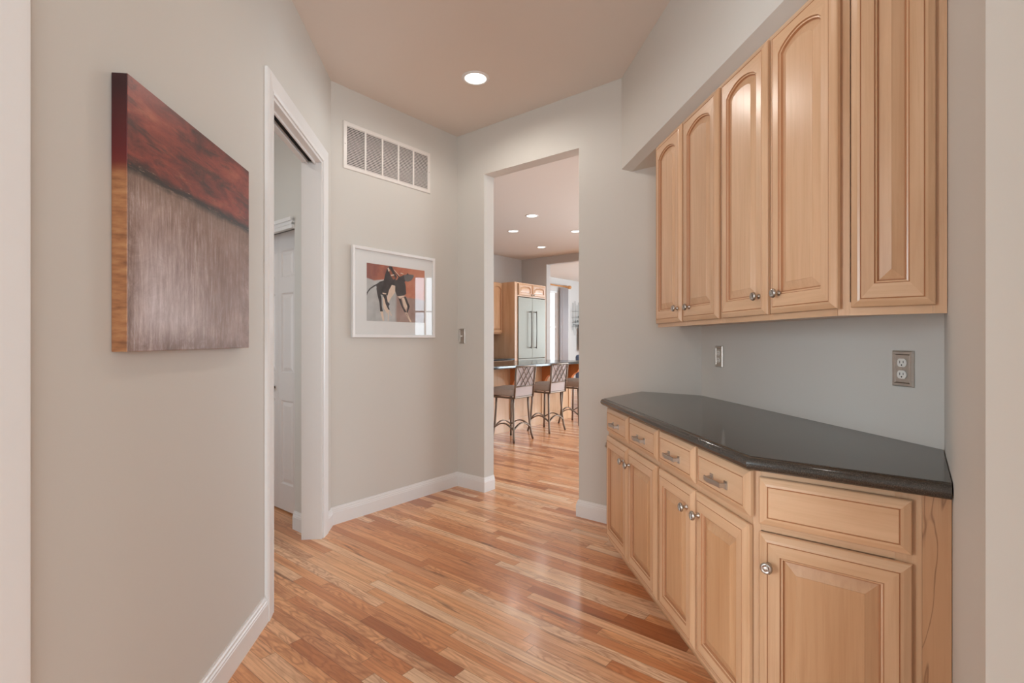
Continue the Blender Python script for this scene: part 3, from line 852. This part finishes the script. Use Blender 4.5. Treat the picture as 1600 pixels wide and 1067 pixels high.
# ------------------------------------------------------------------ electrical plates
def plate_bm(w_, h_):
    bm = B(); lo = []
    for ins, d in ((0, 0), (0, .003), (.004, .008), (.011, .008), (.014, .004), (.015, .0055)):
        lo.append([bm.verts.new(c) for c in ((-w_ / 2 + ins, -d, -h_ / 2 + ins), (w_ / 2 - ins, -d, -h_ / 2 + ins), (w_ / 2 - ins, -d, h_ / 2 - ins), (-w_ / 2 + ins, -d, h_ / 2 - ins))])
    for a, b in zip(lo, lo[1:]):
        for j in range(4): bm.faces.new((a[j], a[(j + 1) % 4], b[(j + 1) % 4], b[j]))
    bm.faces.new(lo[-1]); bm.faces.new(lo[0][::-1]); return bm
def outlet(label, y, z):
    t = thing('wall_outlet', label, 'outlet', (DE[0] - .0005, y, z), -PI / 2, 'outlets above the counter')
    obj('cover_plate', plate_bm(.080, .119), M['pewter'], t)
    for s in (-1, 1):
        bm = B(); pts = []
        for k in range(24):
            a = 2 * PI * k / 24; pts.append((.0172 * math.cos(a), max(-.0135, min(.0135, .0172 * math.sin(a)))))
        xprism(bm, pts, -.0085, -.0045)
        r = obj('receptacle', bm, M['ivory'], t, loc=(0, 0, s * .0195))
        bm = B()
        box(bm, -.0075, -.0055, -.0090, -.0084, -.002, .0065); box(bm, .0052, .0070, -.0090, -.0084, -.001, .006)
        lathe(bm, [(0, 0), (.0024, 0), (.0024, .0006), (0, .0006)], 10, Matrix.Translation((0, -.0084, -.0075)) @ Matrix.Rotation(PI / 2, 4, 'X'))
        obj('slots', bm, M['dark'], r)
    bm = B(); lathe(bm, [(0, 0), (.003, 0), (.0025, .001), (0, .0012)], 10, Matrix.Translation((0, -.0055, 0)) @ Matrix.Rotation(PI / 2, 4, 'X'))
    obj('screw', bm, M['pewter'], t)
outlet('pewter framed wall outlet above the far end of the counter', 2.680, 1.160)
outlet('pewter framed wall outlet above the near end of the counter', 1.508, 1.157)
sp = cl(.061)
t = thing('light_switch', 'small pewter light switch plate on the wall left of the kitchen opening', 'switch', (sp[0] - .0004, sp[1] - .0004, 1.288), -PI / 4)
obj('cover_plate', plate_bm(.070, .128), M['pewter'], t)
bm = B(); vs = box(bm, -.0045, .0045, -.018, -.0045, -.004, .007)
obj('toggle', bm, M['ivory'], t)

# ------------------------------------------------------------------ return air grille
gx, gy = -.784, 3.573
t = thing('return_air_grille', 'long white louvred air grille high on the wall above the horse print', 'vent', (gx + .0004, gy - .0004, 2.444), PI / 4)
GW, GH = .798, .330
bm = B()
ro = [(0, 0), (GW, 0), (GW, GH), (0, GH)]; lo = []
for ins, d in ((0, 0), (0, .003), (.003, .0065), (.026, .0065), (.030, .002)):
    lo.append([bm.verts.new((p[0], -d, p[1])) for p in offset(ro, ins)])
for a, b in zip(lo, lo[1:]):
    for j in range(4): bm.faces.new((a[j], a[(j + 1) % 4], b[(j + 1) % 4], b[j]))
obj('frame', bm, M['ventwhite'], t)
bm = B(); box(bm, .028, GW - .028, -.0015, -.0005, .028, GH - .028); obj('dark_duct_backing', bm, M['slatgrey'], t)  # dark sheet standing for the shaded duct behind the louvres
cw = (GW - .06) / 5
for k in range(1, 5):
    bm = B(); x = .03 + cw * k; box(bm, x - .007, x + .007, -.0075, -.002, .028, GH - .028); obj('mullion', bm, M['ventwhite'], t)
for k in range(5):
    bm = B(); x0 = .03 + cw * k + (.007 if k else 0); x1 = .03 + cw * (k + 1) - (.007 if k < 4 else 0)
    n = 24
    for j in range(n):
        z = .034 + (GH - .068) * j / (n - 1)
        vs = [bm.verts.new(c) for c in ((x0, -.0065, z - .005), (x1, -.0065, z - .005), (x1, -.0065, z - .0042), (x0, -.0065, z - .0042),
                                        (x0, -.0017, z + .0022), (x1, -.0017, z + .0022), (x1, -.0017, z + .003), (x0, -.0017, z + .003))]
        for f in ((0, 1, 2, 3), (4, 7, 6, 5), (0, 4, 5, 1), (1, 5, 6, 2), (2, 6, 7, 3), (3, 7, 4, 0)): bm.faces.new([vs[i] for i in f])
    obj('louvres', bm, M['ventwhite'], t)
for x in (.013, GW - .013):
    bm = B(); lathe(bm, [(0, 0), (.0045, 0), (.003, .002), (0, .0025)], 10, Matrix.Translation((x, -.0065, GH * .52)) @ Matrix.Rotation(PI / 2, 4, 'X'))
    obj('screw', bm, M['pewter'], t)

# ------------------------------------------------------------------ framed horse-and-rider print
px, py = -.741, 3.616
FWd, FH = .775, .650
t = thing('framed_print', 'white framed print of a dark horse and rider against orange, under the air grille', 'picture', (px + .0008, py - .0008, 1.271), PI / 4)
bm = B(); ro = [(0, 0), (FWd, 0), (FWd, FH), (0, FH)]; lo = []
for ins, d in ((0, .001), (0, .020), (.003, .024), (.020, .022), (.023, .018), (.023, .008)):
    lo.append([bm.verts.new((p[0], -d, p[1])) for p in offset(ro, ins)])
for a, b in zip(lo, lo[1:]):
    for j in range(4): bm.faces.new((a[j], a[(j + 1) % 4], b[(j + 1) % 4], b[j]))
bm.faces.new(lo[0][::-1]); obj('frame', bm, M['white'], t)
# mat with window
PX0, PX1, PZ0, PZ1 = .124, .672, 1.392 - 1.271, 1.810 - 1.271
bm = B()
for a, b, c, d in ((.02, FWd - .02, .02, PZ0), (.02, FWd - .02, PZ1, FH - .02), (.02, PX0, PZ0, PZ1), (PX1, FWd - .02, PZ0, PZ1)):
    box(bm, a, b, -.0085, -.006, c, d)
obj('mat_board', bm, plain('mat_board_white', srgb(228, 228, 226), .9, noise=.005), t)
def printbg():
    t_ = NT('print_background')
    x, y, z = t_.xyz(t_.objco())
    n = t_.noise(t_.objco(), 9, 4, .6, .3)
    W_, H_ = PX1 - PX0, PZ1 - PZ0
    xx = t_.math('ADD', t_.math('DIVIDE', x, W_), t_.math('MULTIPLY', t_.math('SUBTRACT', n, .5), .05)); zz = t_.math('ADD', t_.math('DIVIDE', z, H_), t_.math('MULTIPLY', t_.math('SUBTRACT', n, .5), .04))
    grey = t_.ramp(n, [(.3, srgb(168, 168, 166)), (.7, srgb(198, 198, 196))])
    warm = t_.ramp(n, [(.3, srgb(150, 124, 116)), (.7, srgb(176, 150, 140))])
    base = t_.mix(t_.ramp(xx, [(.46, (0,) * 3), (.50, (1,) * 3)]), grey, warm)
    orange = t_.ramp(t_.math('ADD', n, t_.math('MULTIPLY', t_.math('SUBTRACT', xx, .5), .5)), [(.3, srgb(146, 90, 80)), (.55, srgb(188, 116, 90)), (.8, srgb(202, 136, 110))])
    edge = t_.ramp(xx, [(0, (.73,) * 3), (.12, (.70,) * 3), (.28, (.74,) * 3), (.5, (.62,) * 3), (.68, (.45,) * 3), (1, (.42,) * 3)])
    up = t_.ramp(t_.math('SUBTRACT', zz, edge), [(0, (0,) * 3), (.02, (1,) * 3)])
    t_.set(Base_Color=t_.mix(up, base, orange), Roughness=.85)
    return t_.m
bm = B(); W_, H_ = PX1 - PX0, PZ1 - PZ0
box(bm, 0, W_, -.001, 0, 0, H_, 0)
ink = [plain('ink_dark', srgb(66, 63, 64), .85, noise=1.0, scale=26), plain('ink_grey', srgb(104, 102, 102), .85, noise=.25, scale=30), plain('ink_cream', srgb(222, 200, 180), .85, noise=.1), plain('ink_rust', srgb(150, 92, 70), .85, noise=.2)]
def shape(pts, mi, lay):   # fractions of the print, from crop coordinates
    q = [(a * W_, b * H_) for a, b in pts]
    if areaof(q) < 0: q = q[::-1]
    vs = [bm.verts.new((a, -.001 - .00012 * lay, b)) for a, b in q]
    f = bm.faces.new(vs); f.material_index = mi
def fr(cx, cy):            # crop pixel -> fraction, removing the foreshortening slope
    u = (cx - 262) / 568.0; u2 = u * 1.10 / (1 + .10 * u)
    top = 255 + 80 * u; bot = 830 + 14 * u
    return (min(max(u2, .0), 1), min(max(1 - (cy - top) / (bot - top), .0), 1))
def S(pts, mi, lay): shape([fr(*p) for p in pts], mi, lay)
# horse: rump and barrel, chest, neck and head
S([(340, 470), (372, 440), (415, 425), (470, 430), (510, 450), (525, 480), (515, 520), (480, 560), (440, 575), (400, 575), (368, 560), (350, 520)], 0, 1)
S([(500, 430), (560, 410), (600, 420), (618, 470), (625, 560), (600, 575), (560, 590), (530, 575), (510, 520)], 0, 1)
S([(515, 470), (540, 400), (600, 372), (640, 385), (620, 430), (570, 480), (525, 495)], 0, 2)
S([(600, 372), (640, 366), (700, 372), (708, 385), (680, 425), (640, 440), (612, 430)], 1, 3)
S([(625, 372), (640, 352), (652, 372)], 0, 3)
S([(590, 365), (560, 355), (575, 350), (600, 362)], 2, 3)
# tail
S([(350, 460), (318, 480), (285, 510), (264, 550), (266, 580), (276, 545), (296, 515), (330, 488), (356, 474)], 0, 2)
# hind legs
S([(342, 500), (372, 540), (388, 600), (390, 680), (400, 735), (376, 735), (370, 650), (352, 570)], 0, 2)
S([(376, 735), (400, 735), (412, 830), (398, 828)], 2, 2)
S([(400, 575), (430, 575), (440, 610), (448, 665), (462, 720), (448, 715), (424, 660), (415, 615)], 0, 2)
S([(398, 590), (416, 590), (424, 650), (452, 716), (440, 760), (404, 700)], 2, 1)
S([(448, 715), (458, 720), (450, 830), (444, 830)], 2, 2); S([(458, 718), (485, 780), (470, 770)], 2, 2)
# front legs
S([(545, 600), (572, 612), (590, 680), (628, 742), (606, 740), (570, 670)], 0, 2)
S([(600, 590), (620, 586), (662, 682), (640, 745), (628, 742), (640, 690)], 0, 2)
S([(580, 600), (606, 592), (636, 680), (622, 720), (598, 680)], 2, 1)
S([(612, 742), (632, 744), (682, 836), (664, 836)], 2, 2); S([(620, 744), (634, 760), (650, 800), (632, 770)], 0, 3)
# rider: body, head at the top edge, arm, leg
S([(408, 425), (420, 370), (440, 300), (462, 284), (484, 290), (500, 330), (530, 390), (515, 430), (480, 470), (430, 470)], 0, 3)
S([(446, 310), (470, 320), (500, 380), (520, 405), (495, 420), (470, 380)], 3, 4)
S([(440, 305), (452, 298), (462, 330), (450, 340)], 2, 5); S([(470, 372), (500, 366), (508, 374), (478, 384)], 2, 5)
S([(498, 330), (506, 336), (560, 392), (548, 398)], 0, 4); S([(500, 322), (505, 320), (556, 382), (552, 386)], 2, 4)
S([(482, 470), (514, 480), (512, 545), (480, 590), (446, 655), (436, 600), (456, 520)], 2, 4)
S([(444, 640), (462, 660), (446, 690), (428, 670)], 0, 5)
S([(540, 582), (600, 575), (604, 584), (556, 606)], 2, 5); S([(395, 548), (430, 556), (428, 566), (398, 560)], 2, 5)
pr = obj('print_sheet', bm, [printbg()] + ink, t, loc=(PX0, -.0055, PZ0))
for p in pr.data.polygons:
    if p.material_index == 0 and p.center.y < -.001: pass
for i, p in enumerate(pr.data.polygons):
    p.material_index = p.material_index if i < 6 else p.material_index + 1
bm = B(); box(bm, .0235, FWd - .0235, -.0125, -.0105, .0235, FH - .0235); obj('glass', bm, M['glass'], t)

# ------------------------------------------------------------------ large abstract canvas on the left wall
PY0, PY1, PD = 1.337, 2.066, .037
t = thing('canvas_painting', 'large square abstract painting, rust red band over streaky grey brown, hung by the doorway', 'painting', (XA + .001, PY0, 1.222), PI / 2)
PW, PH = PY1 - PY0, .690
bm = B(); box(bm, 0, PW, -PD, 0, 0, PH)
bmesh.ops.recalc_face_normals(bm, faces=bm.faces)
for f in bm.faces: f.material_index = 0 if f.normal.y < -.5 else 1
cv = obj('canvas', bm, [M['paintfront'], M['paintside']], t)
b_ = cv.modifiers.new('bevel', 'BEVEL'); b_.width = .0015; b_.segments = 2; b_.material = -1

# ------------------------------------------------------------------ recessed ceiling lights
def can(label, x, y, power, first=[None]):
    if first[0] is None:
        t = thing('recessed_ceiling_light', label, 'ceiling light', (x, y, H), 0, 'recessed lights')
        bm = B(); lathe(bm, [(.072, 0), (.072, -.0045), (.076, -.007), (.088, -.005), (.093, -.001), (.093, 0)], 40); obj('trim_ring', bm, M['white'], t, smooth=True)
        bm = B(); lathe(bm, [(0, -.0005), (.040, -.0012), (.0715, -.0015), (.0715, -.0005)], 40); obj('lens', bm, M['bulb'], t, smooth=True)
        first[0] = t
    else: t = dup(first[0], (x, y, H), 0, label)
    l = bpy.data.lights.new('lamp', 'SPOT'); l.energy = power; l.spot_size = math.radians(172); l.spot_blend = .5; l.shadow_soft_size = .07; l.color = (1, .94, .87)
    o = bpy.data.objects.new('lamp', l); COL.objects.link(o); o.location = (x, y, H - .03)
    return t
can('lit recessed ceiling light in the hallway ceiling', .123, 3.37, 16)
can('added unseen ceiling light brightening the counter end of the hallway', .123, 1.55, 7)  # added lamp out of view, evens out walls and niche
can('added unseen ceiling light brightening the side room beyond the left doorway', -1.95, 2.50, 15)  # added lamp out of view, warms the closet wall
can('lit recessed kitchen ceiling light nearest the opening', 1.048, 6.998, 9)
can('lit recessed kitchen ceiling light, leftmost of the four', .898, 8.013, 9)
can('lit recessed kitchen ceiling light at the right edge of the opening', 1.905, 7.92, 9)
can('lit recessed kitchen ceiling light farthest away, nearest the fridge', 1.579, 9.327, 9)

# ------------------------------------------------------------------ kitchen island
I0 = Vector((.471, 6.636)); r45 = PI / 4
def onI(s, d=0): return (I0.x + s * q2 + d * q2, I0.y + s * q2 - d * q2)
isl = thing('kitchen_island', 'light maple kitchen island behind the bar stools, with carved corbels', 'kitchen island', (I0.x, I0.y, 0), r45)
s0, s1 = -1.1, 1.92
bm = B(); box(bm, s0, s1, 0, .62, .001, .885); obj('cabinet_body', bm, M['maple'], isl)
bm = B()
for k in range(4):
    a = -1.1 + .755 * k; b = a + .755
    for x in (a + .001, b - .061): box(bm, x, x + .06, -.012, 0, .10, .885)
    box(bm, a + .061, b - .061, -.011, 0, .10, .16); box(bm, a + .061, b - .061, -.011, 0, .82, .885)
box(bm, s0, s1, -.018, 0, .001, .10)
obj('panelling', bm, M['maple'], isl)
def corbel(s):
    bm = B(); pts = [(0, .60), (.035, .615), (.05, .66), (.075, .70), (.12, .735), (.165, .75), (.185, .79), (.20, .83), (.25, .85), (.26, .885), (0, .885)]
    m = Matrix.Translation((s, -.012, 0)) @ Matrix.Rotation(-PI / 2, 4, 'Z')
    xprism(bm, pts, -.035, .035, mtx=m); obj('corbel', bm, M['rust'], isl)
for s in (.385, 1.14, 1.885): corbel(s)
bm = B(); box(bm, s0 - .03, s1 + .12, -.295, .66, .886, .926)
o = obj('island_countertop', bm, M['granite'], loc=(I0.x, I0.y, 0), rotz=r45, bevel=.008)
tag(o, 'long dark stone top of the kitchen island behind the bar stools', 'countertop')

# ------------------------------------------------------------------ bar stools
def stool():
    t = thing('bar_stool', '', 'stool', (0, 0, 0), 0, 'bar stools along the kitchen island')
    # local: +x right, -y towards the viewer (back rest side), seat opens to +y
    hw, hd = .19, .175
    for sx in (-1, 1):
        for sy in (-1, 1):
            bm = B()
            fx, fy = sx * .195, sy * .18
            path = [(sx * .150, sy * .135, .545), (sx * .153, sy * .140, .40), (sx * .163, sy * .150, .22), (sx * .178, sy * .165, .08), (fx, fy, .002)]
            tube(bm, path, .0135, 8); obj('leg', bm, M['bronze'], t, smooth=True)
    bm = B()
    for (ax, ay), (bx, by) in (((-1, -1), (1, -1)), ((1, -1), (1, 1)), ((1, 1), (-1, 1)), ((-1, 1), (-1, -1))):
        pth = []
        for k in range(9):
            a = k / 8; x = (ax + (bx - ax) * a) * .170; y = (ay + (by - ay) * a) * .157
            pth.append((x, y, .155 + .07 * math.sin(PI * a)))
        tube(bm, pth, 0, flat=(.024, .012))
    obj('stretcher', bm, M['bronze'], t, smooth=False)
    bm = B(); ring = [(-.19, -.175), (.19, -.175), (.19, .19), (-.19, .19)]
    for a, b in zip(ring, ring[1:] + ring[:1]): tube(bm, [(a[0], a[1], .548), (b[0], b[1], .548)], .012, 8)
    obj('seat_frame', bm, M['bronze'], t)
    bm = B(); box(bm, -.205, .205, -.175, .215, .562, .665)
    bmesh.ops.subdivide_edges(bm, edges=bm.edges, cuts=3, use_grid_fill=True)
    for v in bm.verts:
        ex = max(abs(v.co.x) / .205, abs((v.co.y - .02) / .195))
        if v.co.z > .60: v.co.z += .016 * (1 - ex ** 2)
        if ex > .97: 
            k = abs((v.co.z - .612) / .055); v.co.x *= 1 - .05 * k ** 2; v.co.y = .02 + (v.co.y - .02) * (1 - .05 * k ** 2)
    c = obj('seat_cushion', bm, M['cushion'], t, smooth=True); s = c.modifiers.new('s', 'SUBSURF'); s.levels = 1; s.render_levels = 2
    # back: two posts, top rail, bottom rail, lattice in front of a padded panel
    yb = lambda z: -.185 - (z - .55) * .10
    bm = B()
    for sx in (-1, 1): tube(bm, [(sx * .190, yb(.54), .540), (sx * .190, yb(.75), .75), (sx * .197, yb(.93), .930)], .011, 8)
    tube(bm, [(-.197, yb(.93), .930), (0, yb(.93) - .012, .934), (.197, yb(.93), .930)], .011, 8)
    tube(bm, [(-.190, yb(.68), .685), (.190, yb(.68), .685)], .008, 8)
    obj('back_frame', bm, M['bronze'], t, smooth=True)
    bm = B()
    for k in range(3):
        x_ = -.185 + .0925 * k
        for p, q, d in (((x_, .922), (x_ + .185, .69), .012), ((x_ + .185, .922), (x_, .69), .005)):
            tube(bm, [(p[0], yb(p[1]) - d, p[1]), (q[0], yb(q[1]) - d, q[1])], .0055, 6)
    obj('lattice', bm, M['bronze'], t)
    bm = B(); 
    vs = [bm.verts.new((x, yb(z) + y, z)) for y in (.006, .026) for x, z in ((-.182, .56), (.182, .56), (.188, .92), (-.188, .92))]
    for f in ((0, 1, 2, 3), (4, 7, 6, 5), (0, 4, 5, 1), (1, 5, 6, 2), (2, 6, 7, 3), (3, 7, 4, 0)): bm.faces.new([vs[i] for i in f])
    obj('back_pad', bm, M['backfabric'], t, bevel=.006)
    return t
sl = ['bronze bar stool with lattice back at the island, leftmost of the three', 'bronze bar stool with lattice back at the island, middle of the three', 'bronze bar stool at the island, partly hidden by the right edge of the opening']
st = stool()
for i, (x, y) in enumerate(((.695, 6.312), (1.238, 6.882), (1.785, 7.445))):
    if i == 0: st.location = (x, y, 0); st.rotation_euler = (0, 0, r45); st['label'] = sl[0]
    else: dup(st, (x, y, 0), r45, sl[i])

# ------------------------------------------------------------------ fridge tower and kitchen cabinets
dF = .69
def onK(x, d): # point on plane offset d in front of the back wall, at world x of that plane
    return (x, x + 9.473 - d * S2)
fo = onK(1.105, dF)
FL = (1.838 - 1.105) * S2
tw = thing('fridge_cabinet', 'tall maple cabinet surrounding the steel refrigerator', 'cabinet', (fo[0], fo[1], 0), r45)
bm = B()
box(bm, 0, .085, 0, dF - .01, .001, 2.385); box(bm, FL - .030, FL, 0, dF - .01, .001, 2.385)
box(bm, .0855, FL - .0305, .02, dF - .01, 2.125, 2.384)
obj('carcass', bm, M['maple'], tw)
bm = B(); box(bm, .086, FL - .031, 0, .019, 2.115, 2.14); box(bm, .086, FL - .031, 0, .019, 2.36, 2.384); box(bm, (FL + .055) / 2 - .03, (FL + .055) / 2 + .03, 0.001, .019, 2.141, 2.359)
obj('face_frame', bm, M['mapleh'], tw)
mid = (FL + .055) / 2
for a, b, kx in ((.10, mid - .012, mid - .04), (mid + .012, FL - .045, mid + .04)):
    cab_front(tw, 'door', a, b, 2.135, 2.365, knob=(kx, 2.16), arch=.03, stile=.05, rail=.05, toprail=.045)
ff = thing('refrigerator', 'stainless steel refrigerator with two long vertical handles, beyond the island', 'refrigerator', (fo[0], fo[1], 0), r45)
fa, fb = .094, FL - .038; fm = (fa + fb) / 2
bm = B(); box(bm, fa, fb, .03, dF - .02, .005, 2.105); obj('body', bm, M['steel'], ff)
for a, b in ((fa, fm - .002), (fm + .002, fb)):
    bm = B(); box(bm, a, b, -.02, .029, .90, 2.100); d_ = obj('door', bm, M['steel'], ff, bevel=.006)
    hx = fm + (-.09 if b < fb - .01 else .09)
    bm = B(); tube(bm, [(hx, -.06, 1.09), (hx, -.068, 1.46), (hx, -.06, 1.84)], .008, 10)
    for z in (1.11, 1.82): tube(bm, [(hx, -.02, z), (hx, -.062, z)], .009, 8)
    h_ = obj('handle', bm, M['artmetal'], d_, smooth=True); h_['label'] = 'dark vertical bar handle'
bm = B(); box(bm, fa, fb, -.02, .029, .10, .893); d_ = obj('freezer_drawer', bm, M['steel'], ff, bevel=.006)
bm = B(); tube(bm, [(fa + .1, -.06, .82), (fb - .1, -.06, .82)], .010, 8)
for x in (fa + .12, fb - .12): tube(bm, [(x, -.02, .82), (x, -.06, .82)], .008, 8)
obj('handle', bm, M['black'], d_)
# upper cabinet to the left
uo = onK(.893, .35); 
uk = thing('wall_cabinet', 'maple kitchen wall cabinet left of the refrigerator tower', 'cabinet', (uo[0] - 1.10 * q2, uo[1] - 1.10 * q2, 0), r45)
bm = B(); box(bm, 0, 1.098, .0, .34, 1.376, 2.385); obj('carcass', bm, M['maple'], uk)
for k in range(3):
    cab_front(uk, 'door', .010 + .364 * k, .352 + .364 * k, 1.392, 2.372, knob=(.010 + .364 * k + .035, 1.44), arch=.06, stile=.05)
bo = onK(fo[0], dF - .03)
bo = (fo[0] - .004 - .03 * q2 * 0, fo[1])
bl = thing('base_cabinet', 'maple kitchen base cabinet left of the refrigerator tower', 'cabinet', (fo[0] - 2.2 * q2, fo[1] - 2.2 * q2, 0), r45)
bm = B(); box(bm, 0, 2.198, .03, .67, .10, .868); box(bm, 0, 2.198, .09, .66, .001, .10); obj('carcass', bm, M['maple'], bl)
for k in range(4):
    c0 = .01 + .546 * k
    o_ = place('drawer', front_bm(0, .53, 0, .14, slab=True), FM, bl, (c0, .0295, .715))
    for q in range(2):
        place('door', front_bm(0, .262, 0, .57), FM, bl, (c0 + .268 * q, .0295, .125))
bm = B(); box(bm, 0, 2.198, .0, .685, .869, .905)
o = obj('countertop', bm, M['granite'], loc=(fo[0] - 2.2 * q2, fo[1] - 2.2 * q2, 0), rotz=r45, bevel=.005)
tag(o, 'dark stone kitchen counter running up to the refrigerator tower', 'countertop')

# ------------------------------------------------------------------ living room glimpsed through the far opening
def onL(s, d=0): # s along the wall from (3.022,14.117), d in front
    return (3.022 + s * q2 + d * q2, 14.117 + s * q2 - d * q2)
rd = thing('curtain_rod', 'wooden curtain rod with finial over the living room window', 'curtain rod', (*onL(-1.5, .10), 2.78), r45)
bm = B(); tube(bm, [(0, 0, 0), (1.60, 0, 0)], .020, 10); obj('pole', bm, M['rod'], rd)
bm = B(); lathe(bm, [(0, 0), (.03, .005), (.045, .03), (.05, .055), (.035, .09), (.05, .105), (0, .15)], 14, Matrix.Translation((1.60, 0, 0)) @ Matrix.Rotation(PI / 2, 4, 'Y')); obj('finial', bm, M['rod'], rd, smooth=True)
bm = B()
for x in (1.35, 1.42, 1.5, 1.55): lathe(bm, [(.026, -.008), (.032, 0), (.026, .008), (.022, 0), (.026, -.008)], 12, Matrix.Translation((x, 0, 0)) @ Matrix.Rotation(PI / 2, 4, 'Y'))
obj('rings', bm, M['rod'], rd)
bm = B(); box(bm, 1.57, 1.59, 0, .097, -.01, .01); obj('bracket', bm, M['rod'], rd)
bm = B(); n = 41; fr_ = []; bk = []
for k in range(n):
    x = .34 * k / (n - 1); y = .035 * math.sin(k * 2 * PI / 8)
    fr_.append([bm.verts.new((x + (.0 if z > 1.4 else 0), y - .004, z)) for z in (.02, 1.4, 2.73)]); bk.append([bm.verts.new((x, y + .004, z)) for z in (.02, 1.4, 2.73)])
for k in range(n - 1):
    for j in range(2):
        bm.faces.new((fr_[k][j], fr_[k + 1][j], fr_[k + 1][j + 1], fr_[k][j + 1])); bm.faces.new((bk[k][j], bk[k][j + 1], bk[k + 1][j + 1], bk[k + 1][j]))
    bm.faces.new((fr_[k][0], bk[k][0], bk[k + 1][0], fr_[k + 1][0])); bm.faces.new((fr_[k][2], fr_[k + 1][2], bk[k + 1][2], bk[k][2]))
for k in (0, n - 1):
    for j in range(2): bm.faces.new((fr_[k][j], fr_[k][j + 1], bk[k][j + 1], bk[k][j]))
cu = obj('curtain', bm, M['curtain'], smooth=True, loc=(*onL(-.26, .10), 0), rotz=r45)
tag(cu, 'pale curtain hanging at the right of the living room window', 'curtain')
# wall sculpture of thin rods
sp_ = thing('wall_sculpture', 'thin metal rod wall sculpture in the living room', 'wall art', (*onL(.40, .05), 1.4), r45)
for k, (x, z0, z1) in enumerate(((.04, .15, .95), (.16, .0, 1.02), (.28, .20, .90), (.36, .05, .98), (.48, .1, .85))):
    bm = B(); tube(bm, [(x, 0, z0), (x, 0, z1)], .008, 6); obj('rod', bm, M['artmetal'], sp_)
bm = B()
for z in (.25, .38, .52, .7): tube(bm, [(0, .0, z), (.52, 0, z + .03)], .006, 6)
for x, z in ((.16, .4), (.36, .3), (.36, .55), (.48, .5), (.28, .42)): lathe(bm, [(0, -.02), (.035, -.01), (.035, .01), (0, .02)], 10, Matrix.Translation((x, -.01, z)) @ Matrix.Rotation(PI / 2, 4, 'X'))
box(bm, .1, .42, .012, .045, .30, .32)
obj('crossbars', bm, M['artmetal'], sp_)
# dark television edge and a blue chair by it
tv = thing('television', 'black television edge seen at the far right of the living room', 'television', (*onL(.74, .18), .96), r45)
bm = B(); box(bm, 0, 1.15, 0, .05, 0, .70); obj('screen', bm, M['black'], tv, bevel=.006)
bm = B(); box(bm, .45, .70, .0505, .17, .2, .5); obj('wall_mount', bm, M['black'], tv)
ch = thing('armchair', 'small blue grey chair beyond the right end of the island', 'chair', (2.62, 9.35, 0), r45 + .3)
bm = B(); box(bm, -.28, .28, -.25, .27, .30, .44); obj('seat', bm, M['blue'], ch, bevel=.04)
bm = B(); box(bm, -.28, .28, .20, .32, .44, .98); obj('backrest', bm, M['blue'], ch, bevel=.04)
for sx in (-1, 1):
    for sy in (-.22, .25):
        bm = B(); tube(bm, [(sx * .24, sy, .30), (sx * .255, sy * 1.05, .002)], [.02, .013], 8); obj('leg', bm, M['black'], ch)
